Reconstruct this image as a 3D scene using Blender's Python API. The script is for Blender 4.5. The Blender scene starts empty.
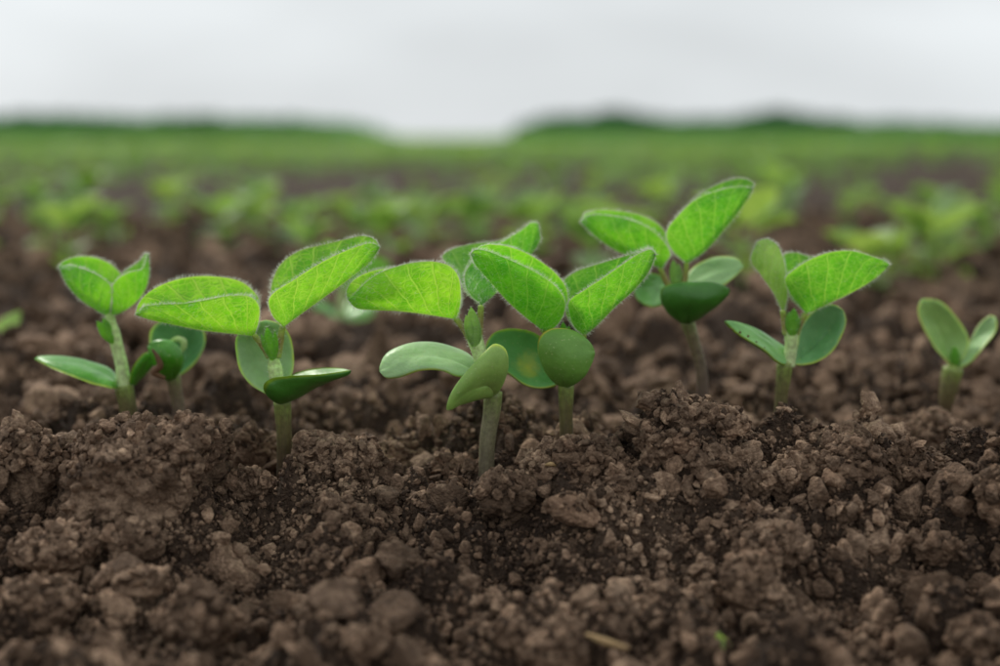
import bpy, bmesh, math, random
import numpy as np
from mathutils import Vector, Matrix
sc = bpy.context.scene
R = math.radians
# ---------------------------------------------------------------- camera
F = 1000 * 50.0 / 36.0                       # focal length in photo pixels
PITCH = math.atan(195 / F)
CAMH = 0.080
cam_d = bpy.data.cameras.new('camera'); cam = bpy.data.objects.new('camera', cam_d)
sc.collection.objects.link(cam); sc.camera = cam
cam_d.lens = 50; cam_d.sensor_width = 36; cam_d.clip_start = 0.01; cam_d.clip_end = 6000
cam.location = (0, 0, CAMH); cam.rotation_euler = (R(90) - PITCH, 0, 0)
cam_d.dof.use_dof = True; cam_d.dof.focus_distance = 0.330; cam_d.dof.aperture_fstop = 6.8
# ---------------------------------------------------------------- world, sun, exposure
SUN_EL, SUN_AZ = R(44), R(-35)               # azimuth from +Y, behind the seedlings
world = bpy.data.worlds.new('World'); sc.world = world; world.use_nodes = True
wn = world.node_tree; wn.nodes.clear()
def N(t, typ, **kw):
    n = t.nodes.new(typ)
    for k, v in kw.items(): setattr(n, k, v)
    return n
def math_node(t, op, a, b=None, c=None, clamp=False):
    n = N(t, 'ShaderNodeMath', operation=op, use_clamp=clamp)
    for i, x in enumerate((a, b, c)):
        if x is None: continue
        if isinstance(x, (int, float)): n.inputs[i].default_value = x
        else: t.links.new(x, n.inputs[i])
    return n.outputs[0]
def mixc(t, fac, a, b, mode='MIX'):
    n = N(t, 'ShaderNodeMix', data_type='RGBA', blend_type=mode)
    for s, x in ((0, fac), (6, a), (7, b)):
        if isinstance(x, (int, float)): n.inputs[s].default_value = x
        elif isinstance(x, tuple): n.inputs[s].default_value = (*x, 1)
        else: t.links.new(x, n.inputs[s])
    return n.outputs[2]
def smooth(t, x, lo, hi, a=0.0, b=1.0):
    n = N(t, 'ShaderNodeMapRange', interpolation_type='SMOOTHSTEP')
    t.links.new(x, n.inputs[0])
    for i, v in enumerate((lo, hi, a, b)):
        if isinstance(v, (int, float)): n.inputs[1 + i].default_value = v
        else: t.links.new(v, n.inputs[1 + i])
    return n.outputs[0]
sky = N(wn, 'ShaderNodeTexSky', sky_type='NISHITA', sun_disc=False, sun_elevation=SUN_EL, sun_rotation=SUN_AZ)
hs = N(wn, 'ShaderNodeHueSaturation'); hs.inputs['Saturation'].default_value = 0.12
wn.links.new(sky.outputs[0], hs.inputs['Color'])
geo = N(wn, 'ShaderNodeTexCoord'); sep = N(wn, 'ShaderNodeSeparateXYZ'); wn.links.new(geo.outputs['Generated'], sep.inputs[0])
cl = N(wn, 'ShaderNodeTexNoise'); cl.inputs['Scale'].default_value = 2.2; cl.inputs['Detail'].default_value = 4
mp = N(wn, 'ShaderNodeMapping'); mp.inputs['Scale'].default_value = (1, 1, 3.5)
wn.links.new(geo.outputs['Generated'], mp.inputs[0]); wn.links.new(mp.outputs[0], cl.inputs['Vector'])
up = math_node(wn, 'MAXIMUM', sep.outputs[2], 0.0)
grad = math_node(wn, 'MULTIPLY_ADD', up, 0.10, 1.0)
cloud = math_node(wn, 'MULTIPLY_ADD', cl.outputs[0], 0.9, 0.55)
lum = math_node(wn, 'MULTIPLY', grad, cloud)
grey = mixc(wn, 1.0, (7.75, 8.15, 8.35), lum, 'MULTIPLY')
wcol = mixc(wn, 0.88, hs.outputs[0], grey)
bg = N(wn, 'ShaderNodeBackground'); bg.inputs[1].default_value = 0.072
wn.links.new(wcol, bg.inputs[0])
wo = N(wn, 'ShaderNodeOutputWorld'); wn.links.new(bg.outputs[0], wo.inputs[0])
sun_d = bpy.data.lights.new('sun', 'SUN'); sun = bpy.data.objects.new('sun', sun_d); sc.collection.objects.link(sun)
sun_d.energy = 1.5; sun_d.angle = R(10); sun_d.color = (1, 0.95, 0.87)
sdir = Vector((math.sin(SUN_AZ) * math.cos(SUN_EL), math.cos(SUN_AZ) * math.cos(SUN_EL), math.sin(SUN_EL)))
sun.rotation_euler = sdir.to_track_quat('Z', 'Y').to_euler(); sun.location = (0, 0, 5)
sc.view_settings.view_transform = 'Standard'; sc.view_settings.look = 'None'
sc.view_settings.exposure = 0.48; sc.view_settings.gamma = 1
sc.render.engine = 'CYCLES'
sc.cycles.max_bounces = 8; sc.cycles.transmission_bounces = 6
# ---------------------------------------------------------------- helpers
rng = np.random.default_rng(7); random.seed(7)
UP = Vector((0, math.sin(PITCH), math.cos(PITCH))); FWD = Vector((0, math.cos(PITCH), -math.sin(PITCH)))
def at(px, py, Y):
    """world point that stands at distance Y and shows at photo pixel px, py"""
    d = FWD + Vector((1, 0, 0)) * ((px - 500) / F) + UP * ((333 - py) / F)
    k = Y / d.y
    return Vector((d.x * k, Y, CAMH + d.z * k))
def tag(o, label=None, cat=None, group=None, kind=None):
    if label: o['label'] = label
    if cat: o['category'] = cat
    if group: o['group'] = group
    if kind: o['kind'] = kind
    return o
def mesh_obj(name, verts, faces, mat, parent=None, smooth_=True, uv=None, attrs=None, loc=None):
    me = bpy.data.meshes.new(name)
    v = np.asarray(verts, dtype=np.float32)
    if isinstance(faces, np.ndarray):
        nf, k = faces.shape
        me.vertices.add(len(v)); me.vertices.foreach_set('co', v.ravel())
        me.loops.add(nf * k); me.loops.foreach_set('vertex_index', faces.astype(np.int32).ravel())
        me.polygons.add(nf); me.polygons.foreach_set('loop_start', np.arange(0, nf * k, k, dtype=np.int32))
        me.polygons.foreach_set('loop_total', np.full(nf, k, dtype=np.int32)); me.update(calc_edges=True)
    else:
        me.from_pydata(v.tolist(), [], faces)
    if smooth_: me.polygons.foreach_set('use_smooth', np.ones(len(me.polygons), dtype=bool))
    if uv is not None:
        l = me.uv_layers.new(name='UVMap'); idx = np.empty(len(me.loops), dtype=np.int32)
        me.loops.foreach_get('vertex_index', idx)
        l.data.foreach_set('uv', np.asarray(uv, dtype=np.float32)[idx].ravel())
    if attrs:
        for k_, a in attrs.items():
            at_ = me.attributes.new(k_, 'FLOAT', 'POINT'); at_.data.foreach_set('value', np.asarray(a, dtype=np.float32))
    for m in (mat if isinstance(mat, (list, tuple)) else [mat]): me.materials.append(m)
    o = bpy.data.objects.new(name, me); sc.collection.objects.link(o)
    if parent is not None: o.parent = parent
    if loc is not None: o.location = loc
    return o
def empty(name, loc=(0, 0, 0)):
    o = bpy.data.objects.new(name, None); sc.collection.objects.link(o); o.location = loc
    o.empty_display_size = 0.01
    return o
def copy_tree(o, parent=None):
    c = o.copy(); sc.collection.objects.link(c)
    if parent is not None: c.parent = parent
    for ch in [k for k in bpy.data.objects if k.parent == o]: copy_tree(ch, c)
    return c
# ---------------------------------------------------------------- noise
def hsh(*a):
    s = sum(np.asarray(x, dtype=np.float64) * k for x, k in zip(a, (127.1, 311.7, 74.7, 269.5)))
    x = np.sin(s) * 43758.5453
    return x - np.floor(x)
def vnoise(p, seed=0):
    """smooth value noise, p (n, d)"""
    i = np.floor(p); f = p - i; f = f * f * (3 - 2 * f); d = p.shape[1]; out = 0
    for c in range(2 ** d):
        w = 1; k = []
        for a in range(d):
            b = (c >> a) & 1; k.append(i[:, a] + b); w = w * (f[:, a] if b else 1 - f[:, a])
        out = out + w * hsh(*k, seed) if d == 3 else out + w * hsh(k[0], k[1], seed)
    return out * 2 - 1
def fbm(p, o=3, seed=0):
    a, s, t = 1.0, 0, 0
    for k in range(o):
        s = s + a * vnoise(p * 2 ** k, seed + k * 3.1); t += a; a *= .5
    return s / t
def worley_dome(p, seed=0, rmin=.35, rmax=.8, keep=.8):
    """rounded lumps of uneven size and height on a jittered lattice; p (n, d)"""
    i = np.floor(p); d = p.shape[1]; best = np.zeros(len(p))
    for c in range(3 ** d):
        k = []; cc = c
        for a in range(d): k.append(i[:, a] + (cc % 3) - 1); cc //= 3
        kk = k + [seed] if d == 3 else [k[0], k[1], seed]
        r = rmin + (rmax - rmin) * hsh(*[x + 5.3 for x in kk]) ** 1.5
        on = hsh(*[x + 9.7 for x in kk]) < keep
        d2 = 0
        for a in range(d):
            j = hsh(*[x + 1.7 * (a + 1) for x in kk]); q = p[:, a] - (k[a] + j)
            if a == 1: q = q * (0.8 + .6 * hsh(*[x + 3.3 for x in kk]))
            d2 = d2 + q * q
        h = np.sqrt(np.maximum(0, 1 - d2 / (r * r))) * r * on
        best = np.maximum(best, h)
    return best
def sstep(a, b, x):
    t = np.clip((x - a) / (b - a), 0, 1); return t * t * (3 - 2 * t)
# ---------------------------------------------------------------- terrain height
RIDGE = [(-400, 436), (-100, 438), (-10, 446), (25, 440), (50, 456), (62, 466), (80, 446), (110, 434), (200, 434), (218, 458), (240, 484), (285, 490),
         (303, 474), (332, 458), (370, 464), (400, 478), (440, 470), (487, 480), (530, 478), (560, 464), (600, 462), (625, 470),
         (650, 442), (700, 434), (735, 442), (765, 462), (800, 460), (830, 462), (850, 456), (880, 464), (920, 448), (960, 444), (985, 452), (1400, 435)]
RX = np.array([r[0] for r in RIDGE], float); RZ = np.array([at(500, r[1], .322).z for r in RIDGE])
STEMS = [at(a, b, Y)[:2] for a, b, Y in ((130, 420, .364), (178, 412, .370), (285, 460, .3405), (487, 467, .336), (566, 445, .343), (703, 412, .372), (780, 427, .357), (947, 405, .392))]
DENT = []
def height(x, y, raw=False):
    x = np.asarray(x, float); y = np.asarray(y, float)
    p = np.stack([x, y], 1); ay = np.abs(y) + .02
    px = 500 + x / np.maximum(ay, .1) * F * .99
    wob = vnoise(p * 32, 4) * .012
    hr = np.interp(px, RX, RZ)
    S = sstep(.262, .314, y + wob) * (1 - sstep(.328, .352, y + wob * .6))
    h = hr * S
    h = h - .015 * (1 - sstep(.282, .318, y + wob * .5)) - .016 * (1 - sstep(.17, .28, y))
    h = h - (.001 + .006 * np.clip((hr + .002) / .012, 0, 1)) * sstep(.330, .350, y) * (1 - sstep(.40, .46, y))
    h = h + .0035 * vnoise(p * 22, 1) * (0.4 + .6 * sstep(.36, .45, y)) + .007 * vnoise(p * 6, 2) * sstep(.45, .9, y)
    h = h + .03 * vnoise(p * .6, 3) * sstep(2.5, 8, y)
    def lump(sc_, amp, seed, lo=None, hi=None, keep=.8):
        nonlocal h
        m = np.ones(len(h)) if lo is None else 1 - sstep(lo, hi, y)
        sel = m > 0
        if sel.any():
            q = p[sel] / sc_ + 0.35 * np.stack([vnoise(p[sel] / sc_ * 1.3, seed + 20), vnoise(p[sel] / sc_ * 1.3, seed + 30)], 1)
            h[sel] += amp * m[sel] * worley_dome(q, seed, keep=keep)
    if raw: return h
    for k, s_ in enumerate(STEMS): h = h + DENT[k] * np.exp(-(((x - s_[0]) / .012) ** 2 + ((y - s_[1] - .001) / .012) ** 2))
    lump(.030, .014, 11, 3, 6, .5)
    lump(.014, .0115, 12, 1.6, 2.5, .55)
    lump(.0062, .0055, 13, .9, 1.3, .7)
    lump(.0030, .0026, 14, .55, .7)
    lump(.0014, .0008, 15, .42, .5)
    return h - .0090
for s_, (a, b, c) in zip(STEMS, ((130, 423, .004), (178, 414, .004), (285, 463, .004), (487, 466, -.001), (566, 447, .004), (703, 413, .004), (780, 429, .003), (947, 404, 0))):
    DENT.append(at(a, b, s_[1]).z - c - float(height([s_[0]], [s_[1]], True)[0]))
# ---------------------------------------------------------------- materials
def new_mat(name):
    m = bpy.data.materials.new(name); m.use_nodes = True; t = m.node_tree; t.nodes.clear()
    out = N(t, 'ShaderNodeOutputMaterial'); return m, t, out
def noise_tex(t, scale, detail=4, rough=.6, vec=None, typ='ShaderNodeTexNoise'):
    n = N(t, typ); n.inputs['Scale'].default_value = scale
    if typ == 'ShaderNodeTexNoise': n.inputs['Detail'].default_value = detail; n.inputs['Roughness'].default_value = rough
    if vec is not None: t.links.new(vec, n.inputs['Vector'])
    return n
def ramp(t, x, stops):
    n = N(t, 'ShaderNodeValToRGB'); t.links.new(x, n.inputs[0]); e = n.color_ramp.elements
    while len(e) < len(stops): e.new(.5)
    for k, (p, c) in enumerate(stops): e[k].position = p; e[k].color = (*c, 1)
    return n.outputs[0]
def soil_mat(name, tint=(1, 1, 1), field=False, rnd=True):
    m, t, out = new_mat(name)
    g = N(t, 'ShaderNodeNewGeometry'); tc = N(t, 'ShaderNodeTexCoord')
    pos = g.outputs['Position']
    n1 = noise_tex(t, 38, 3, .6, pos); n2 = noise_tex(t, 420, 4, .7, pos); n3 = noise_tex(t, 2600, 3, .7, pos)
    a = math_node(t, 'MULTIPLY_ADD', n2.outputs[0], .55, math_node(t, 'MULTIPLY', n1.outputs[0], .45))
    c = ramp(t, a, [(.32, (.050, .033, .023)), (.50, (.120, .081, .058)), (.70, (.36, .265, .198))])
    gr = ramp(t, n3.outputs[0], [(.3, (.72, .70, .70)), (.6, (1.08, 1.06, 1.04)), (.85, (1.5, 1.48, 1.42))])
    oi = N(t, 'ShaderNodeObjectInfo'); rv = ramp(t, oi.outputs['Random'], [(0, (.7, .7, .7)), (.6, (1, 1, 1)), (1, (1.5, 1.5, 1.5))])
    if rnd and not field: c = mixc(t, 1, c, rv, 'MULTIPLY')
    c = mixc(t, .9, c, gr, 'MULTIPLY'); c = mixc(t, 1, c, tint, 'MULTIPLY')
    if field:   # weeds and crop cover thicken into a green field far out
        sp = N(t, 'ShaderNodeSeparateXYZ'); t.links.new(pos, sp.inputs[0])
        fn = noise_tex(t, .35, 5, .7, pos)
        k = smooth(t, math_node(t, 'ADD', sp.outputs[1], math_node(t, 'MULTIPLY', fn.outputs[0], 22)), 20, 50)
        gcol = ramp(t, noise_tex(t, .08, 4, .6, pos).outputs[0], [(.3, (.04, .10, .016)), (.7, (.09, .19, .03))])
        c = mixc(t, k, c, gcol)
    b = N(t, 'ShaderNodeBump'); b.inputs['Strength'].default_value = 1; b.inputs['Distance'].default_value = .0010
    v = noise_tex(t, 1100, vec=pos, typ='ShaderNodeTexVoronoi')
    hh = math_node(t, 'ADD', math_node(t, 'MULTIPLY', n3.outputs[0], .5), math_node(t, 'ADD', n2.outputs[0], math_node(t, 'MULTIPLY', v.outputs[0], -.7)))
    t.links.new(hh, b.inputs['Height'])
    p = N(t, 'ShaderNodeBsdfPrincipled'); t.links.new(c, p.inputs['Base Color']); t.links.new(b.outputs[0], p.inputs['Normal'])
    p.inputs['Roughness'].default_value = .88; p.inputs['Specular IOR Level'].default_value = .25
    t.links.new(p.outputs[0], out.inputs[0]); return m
SOIL_SHADED = soil_mat('soil', (.43, .40, .36), field=True); CLOD = soil_mat('clod', (1.64, 1.57, 1.43)); GRAIN_SHADED = soil_mat('grain', (.56, .51, .46)); STONE = soil_mat('stone', (2.2, 2.05, 1.85), rnd=False)  # sheet and grain tints darkened, clods lightened, to paint shade into the gaps
def leaf_mat(name, lam=(.085, .43, .010), lam2=(.17, .56, .022), vein=(.34, .66, .12), nlat=7, tert=True, trans=.5):
    m, t, out = new_mat(name)
    uvn = N(t, 'ShaderNodeUVMap'); s = N(t, 'ShaderNodeSeparateXYZ'); t.links.new(uvn.outputs[0], s.inputs[0])
    u, v = s.outputs[0], s.outputs[1]
    bend = math_node(t, 'MULTIPLY_ADD', math_node(t, 'MULTIPLY', v, v), -.16, math_node(t, 'MULTIPLY', v, .56))
    wob = noise_tex(t, 5, 2, .5, uvn.outputs[0])
    sfield = math_node(t, 'ADD', math_node(t, 'SUBTRACT', u, bend), math_node(t, 'MULTIPLY', wob.outputs[0], .04))
    fr = math_node(t, 'FRACT', math_node(t, 'MULTIPLY', math_node(t, 'ADD', sfield, 2.0), float(nlat)))
    d = math_node(t, 'ABSOLUTE', math_node(t, 'SUBTRACT', fr, .5))
    w = math_node(t, 'MULTIPLY_ADD', v, -.045, .105)
    lat = smooth(t, math_node(t, 'DIVIDE', d, w), .25, 1.0, 1.0, 0.0)
    mid = smooth(t, v, .012, .05, 1.0, 0.0)
    edge = smooth(t, v, .955, .995, 0.0, .8)
    veins = math_node(t, 'MAXIMUM', math_node(t, 'MULTIPLY', lat, .72), math_node(t, 'MAXIMUM', mid, edge))
    tc = N(t, 'ShaderNodeTexCoord'); ln = noise_tex(t, 130, 3, .6, tc.outputs['Object'])
    if tert:
        mpn = N(t, 'ShaderNodeMapping'); mpn.inputs['Scale'].default_value = (24, 10, 1); t.links.new(uvn.outputs[0], mpn.inputs[0])
        vo = N(t, 'ShaderNodeTexVoronoi', feature='DISTANCE_TO_EDGE'); vo.inputs['Scale'].default_value = 1; t.links.new(mpn.outputs[0], vo.inputs['Vector'])
        te = smooth(t, vo.outputs[0], .02, .12, .42, 0.0)
        mp2 = N(t, 'ShaderNodeMapping'); mp2.inputs['Scale'].default_value = (70, 30, 1); t.links.new(uvn.outputs[0], mp2.inputs[0])
        vo2 = N(t, 'ShaderNodeTexVoronoi', feature='DISTANCE_TO_EDGE'); vo2.inputs['Scale'].default_value = 1; t.links.new(mp2.outputs[0], vo2.inputs['Vector'])
        te2 = smooth(t, vo2.outputs[0], .02, .25, .12, 0.0)
        veins = math_node(t, 'MAXIMUM', veins, math_node(t, 'MAXIMUM', te, te2))
    base = mixc(t, smooth(t, ln.outputs[0], .35, .65), lam, lam2)
    oi = N(t, 'ShaderNodeObjectInfo'); base = mixc(t, 1, base, ramp(t, oi.outputs['Random'], [(0, (.78, .86, 1.1)), (.5, (1, 1, 1)), (1, (1.18, 1.06, .95))]), 'MULTIPLY')
    ln2 = noise_tex(t, 320, 3, .6, tc.outputs['Object']); base = mixc(t, .7, base, ramp(t, ln2.outputs[0], [(.3, (.72, .78, .7)), (.7, (1.3, 1.2, 1.3))]), 'MULTIPLY')
    c = mixc(t, veins, base, vein)
    b = N(t, 'ShaderNodeBump'); b.inputs['Strength'].default_value = .8; b.inputs['Distance'].default_value = .0004
    t.links.new(veins, b.inputs['Height'])
    p = N(t, 'ShaderNodeBsdfPrincipled'); t.links.new(c, p.inputs['Base Color']); t.links.new(b.outputs[0], p.inputs['Normal'])
    p.inputs['Roughness'].default_value = .42; p.inputs['Specular IOR Level'].default_value = .5
    p.inputs['Sheen Weight'].default_value = .25; p.inputs['Sheen Roughness'].default_value = .5; p.inputs['Sheen Tint'].default_value = (.8, 1, .7, 1)
    tr = N(t, 'ShaderNodeBsdfTranslucent'); tcx = mixc(t, 1, c, (1.7, 1.5, .8), 'MULTIPLY'); t.links.new(tcx, tr.inputs[0]); t.links.new(b.outputs[0], tr.inputs['Normal'])
    mx = N(t, 'ShaderNodeMixShader'); mx.inputs[0].default_value = trans
    t.links.new(p.outputs[0], mx.inputs[1]); t.links.new(tr.outputs[0], mx.inputs[2]); t.links.new(mx.outputs[0], out.inputs[0]); return m
LEAF = leaf_mat('leaf'); LEAFY = leaf_mat('leaf_yellow_green', (.13, .50, .008), (.26, .66, .03), (.44, .74, .14))
LEAFP = leaf_mat('leaf_pale', (.26, .52, .10), (.36, .64, .18), (.50, .70, .30))
FARLEAF = leaf_mat('row_leaf', (.15, .32, .07), (.23, .40, .125), (.32, .48, .20), tert=False, trans=.45)
FARLEAF2 = leaf_mat('distant_row_leaf', (.15, .33, .07), (.25, .45, .12), (.30, .48, .18), tert=False, trans=.35)
def cot_mat(name, top, under, rim=(.45, .54, .07), spot=None, rough=.42, speck=True):
    """fleshy seed leaf; attribute 'face' 0 = inner face, 1 = outer face, UV v = 1 at the rim"""
    m, t, out = new_mat(name)
    a = N(t, 'ShaderNodeAttribute', attribute_name='face'); uvn = N(t, 'ShaderNodeUVMap'); s = N(t, 'ShaderNodeSeparateXYZ'); t.links.new(uvn.outputs[0], s.inputs[0])
    tc = N(t, 'ShaderNodeTexCoord'); n1 = noise_tex(t, 160, 4, .6, tc.outputs['Object'])
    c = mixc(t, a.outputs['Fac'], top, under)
    c = mixc(t, .55, c, ramp(t, n1.outputs[0], [(.3, (.62, .68, .6)), (.7, (1.3, 1.2, 1.3))]), 'MULTIPLY')
    if speck:
        sp = noise_tex(t, 1500, 1, .5, tc.outputs['Object'])
        c = mixc(t, smooth(t, sp.outputs[0], .66, .74, 0, .55), c, (.4, .5, .2))
    if spot:
        uu = math_node(t, 'SUBTRACT', s.outputs[0], spot[0]); d = math_node(t, 'SQRT', math_node(t, 'ADD', math_node(t, 'MULTIPLY', uu, uu), math_node(t, 'MULTIPLY', math_node(t, 'MULTIPLY', s.outputs[1], s.outputs[1]), .12)))
        d = math_node(t, 'ADD', d, math_node(t, 'MULTIPLY', n1.outputs[0], .42))
        c = mixc(t, smooth(t, d, .22, .42, .85, 0), c, spot[1])
    rn = noise_tex(t, 300, 2, .5, tc.outputs['Object'])
    c = mixc(t, math_node(t, 'MULTIPLY', smooth(t, s.outputs[1], .90, .99, 0, 1), smooth(t, rn.outputs[0], .3, .6, .45, 1)), c, rim)
    b = N(t, 'ShaderNodeBump'); b.inputs['Strength'].default_value = .6; b.inputs['Distance'].default_value = .0006
    n4 = noise_tex(t, 700, 4, .6, tc.outputs['Object']); t.links.new(math_node(t, 'MULTIPLY_ADD', n4.outputs[0], .4, n1.outputs[0]), b.inputs['Height'])
    p = N(t, 'ShaderNodeBsdfPrincipled'); t.links.new(c, p.inputs['Base Color']); t.links.new(b.outputs[0], p.inputs['Normal'])
    p.inputs['Roughness'].default_value = rough; p.inputs['Subsurface Weight'].default_value = .35
    p.inputs['Subsurface Radius'].default_value = (.4, 1, .2); p.inputs['Subsurface Scale'].default_value = .001
    t.links.new(p.outputs[0], out.inputs[0]); return m
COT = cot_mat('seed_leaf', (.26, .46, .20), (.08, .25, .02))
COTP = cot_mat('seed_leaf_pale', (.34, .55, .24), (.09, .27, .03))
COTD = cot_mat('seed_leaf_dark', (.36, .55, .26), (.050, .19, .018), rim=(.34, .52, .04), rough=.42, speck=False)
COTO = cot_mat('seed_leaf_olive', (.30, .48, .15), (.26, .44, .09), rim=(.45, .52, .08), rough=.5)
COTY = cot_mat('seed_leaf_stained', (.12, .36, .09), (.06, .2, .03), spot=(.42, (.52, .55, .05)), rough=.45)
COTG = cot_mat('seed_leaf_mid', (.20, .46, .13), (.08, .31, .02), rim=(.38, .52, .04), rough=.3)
def stem_mat(name, stops, bump=.4):
    m, t, out = new_mat(name)
    uvn = N(t, 'ShaderNodeUVMap'); s = N(t, 'ShaderNodeSeparateXYZ'); t.links.new(uvn.outputs[0], s.inputs[0])
    mpn = N(t, 'ShaderNodeMapping'); mpn.inputs['Scale'].default_value = (9, 3, 1); t.links.new(uvn.outputs[0], mpn.inputs[0])
    st = noise_tex(t, 1.6, 5, .7, mpn.outputs[0]); tc = N(t, 'ShaderNodeTexCoord'); sp = noise_tex(t, 900, 2, .6, tc.outputs['Object'])
    f = math_node(t, 'ADD', s.outputs[1], math_node(t, 'MULTIPLY_ADD', st.outputs[0], .55, -.27))
    c = ramp(t, f, stops)
    c = mixc(t, .6, c, ramp(t, sp.outputs[0], [(.35, (.6, .58, .55)), (.65, (1.3, 1.3, 1.3))]), 'MULTIPLY')
    b = N(t, 'ShaderNodeBump'); b.inputs['Strength'].default_value = bump; b.inputs['Distance'].default_value = .0004; t.links.new(st.outputs[0], b.inputs['Height'])
    p = N(t, 'ShaderNodeBsdfPrincipled'); t.links.new(c, p.inputs['Base Color']); t.links.new(b.outputs[0], p.inputs['Normal'])
    p.inputs['Roughness'].default_value = .45; p.inputs['Subsurface Weight'].default_value = .2
    p.inputs['Subsurface Radius'].default_value = (.5, 1, .3); p.inputs['Subsurface Scale'].default_value = .0008
    t.links.new(p.outputs[0], out.inputs[0]); return m
HYP = stem_mat('stem_olive', [(.1, (.045, .028, .020)), (.55, (.095, .065, .032)), (.85, (.14, .13, .04)), (1, (.22, .30, .06))])
HYPG = stem_mat('stem_grey', [(0, (.045, .034, .027)), (.4, (.15, .125, .085)), (.8, (.20, .19, .10)), (1, (.20, .26, .07))])
HYPP = stem_mat('stem_purple', [(0, (.06, .04, .035)), (.5, (.13, .085, .065)), (.9, (.19, .15, .08)), (1, (.22, .28, .08))])
EPI = stem_mat('shoot_pale', [(0, (.50, .62, .30)), (.6, (.54, .70, .30)), (1, (.42, .64, .18))], .2)
PET = stem_mat('petiole', [(0, (.30, .40, .08)), (.5, (.30, .24, .07)), (1, (.28, .42, .05))], .2)
def flat_mat(name, col, rough=.7, trans=0):
    m, t, out = new_mat(name); p = N(t, 'ShaderNodeBsdfPrincipled')
    tc = N(t, 'ShaderNodeTexCoord'); n = noise_tex(t, 80, 3, .6, tc.outputs['Object'])
    c = mixc(t, n.outputs[0], tuple(x * .7 for x in col), tuple(min(1, x * 1.3) for x in col))
    t.links.new(c, p.inputs['Base Color']); p.inputs['Roughness'].default_value = rough
    if trans:
        tr = N(t, 'ShaderNodeBsdfTranslucent'); t.links.new(c, tr.inputs[0]); mx = N(t, 'ShaderNodeMixShader'); mx.inputs[0].default_value = trans
        t.links.new(p.outputs[0], mx.inputs[1]); t.links.new(tr.outputs[0], mx.inputs[2]); t.links.new(mx.outputs[0], out.inputs[0])
    else: t.links.new(p.outputs[0], out.inputs[0])
    return m
HAIR = flat_mat('hair', (.80, .85, .70), .5, .5)
BROWN = flat_mat('dried_edge', (.13, .06, .025)); STRAW = flat_mat('straw', (.36, .24, .11))
WOOD = flat_mat('far_wood_leaf', (.05, .145, .055), .8, .25); CROP = flat_mat('far_crop_leaf', (.12, .36, .09), .7, .4)
# ---------------------------------------------------------------- ground sheet
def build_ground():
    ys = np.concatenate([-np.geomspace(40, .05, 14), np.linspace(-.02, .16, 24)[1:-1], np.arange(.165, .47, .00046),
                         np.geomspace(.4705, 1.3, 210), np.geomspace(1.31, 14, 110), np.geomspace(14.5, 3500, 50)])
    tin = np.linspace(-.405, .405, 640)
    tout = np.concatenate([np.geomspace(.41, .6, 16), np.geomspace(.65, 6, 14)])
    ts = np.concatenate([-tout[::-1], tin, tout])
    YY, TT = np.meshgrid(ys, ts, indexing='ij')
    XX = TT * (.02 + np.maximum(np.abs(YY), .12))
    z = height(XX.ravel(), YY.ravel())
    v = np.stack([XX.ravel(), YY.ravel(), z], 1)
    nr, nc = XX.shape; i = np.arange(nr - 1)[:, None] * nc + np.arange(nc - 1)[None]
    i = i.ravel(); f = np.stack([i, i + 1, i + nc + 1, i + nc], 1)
    o = mesh_obj('ground', v, f, SOIL_SHADED); tag(o, kind='structure')
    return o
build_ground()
# ---------------------------------------------------------------- clods
_ico = {}
def ico(n):
    if n not in _ico:
        bm = bmesh.new(); bmesh.ops.create_icosphere(bm, subdivisions=n, radius=1)
        _ico[n] = (np.array([v.co[:] for v in bm.verts]), np.array([[v.index for v in f.verts] for f in bm.faces])); bm.free()
    return _ico[n]
def clod_shape(seed, sub, half, crumb=.5, angular=1.0, cut=(.60, .92)):
    """half = half sizes in metres; crumb adds grain lumps of 1 to 4 mm"""
    r = np.random.default_rng(seed); v, f = ico(sub); p = v.copy()
    for k in range(int(13 * angular)):
        n = r.normal(size=3); n /= np.linalg.norm(n); o = r.uniform(*cut)
        d = p @ n - o; p = p - np.maximum(d, 0)[:, None] * n * .92
    p = p * (1 + .16 * fbm(p * 1.7 + seed * 3.7, 3, seed % 17)[:, None])
    p = p / np.abs(p).max(axis=0)
    half = np.asarray(half, float); q = p * half; nn = v
    amp = crumb
    s = float(half.mean())
    w1 = worley_dome(q / .0042 + seed * 1.3, seed % 13, .4, .85, .75); q1 = q + nn * (w1 * .0020 * amp)[:, None]
    w2 = worley_dome(q1 / .0019 + seed, 3 + seed % 7, .4, .85, .8); q2 = q1 + nn * (w2 * .0011 * amp)[:, None]
    q2 = q2 + nn * (fbm(q2 / .0012, 2, 5) * .00035 * (1 + amp))[:, None]
    q2 = q2 + nn * (fbm(q2 / (s * .45), 2, 8) * s * .07)[:, None]
    return q2, f
def ray_ground(px, py):
    Ys = np.concatenate([np.arange(.15, .6, .0015), np.arange(.6, 3, .01)])
    P = [at(px, py, y) for y in Ys]; x = np.array([p.x for p in P]); z = np.array([p.z for p in P])
    h = height(x, Ys); k = np.argmax(z < h)
    return float(Ys[k]) if (z < h).any() else 3.0
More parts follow.
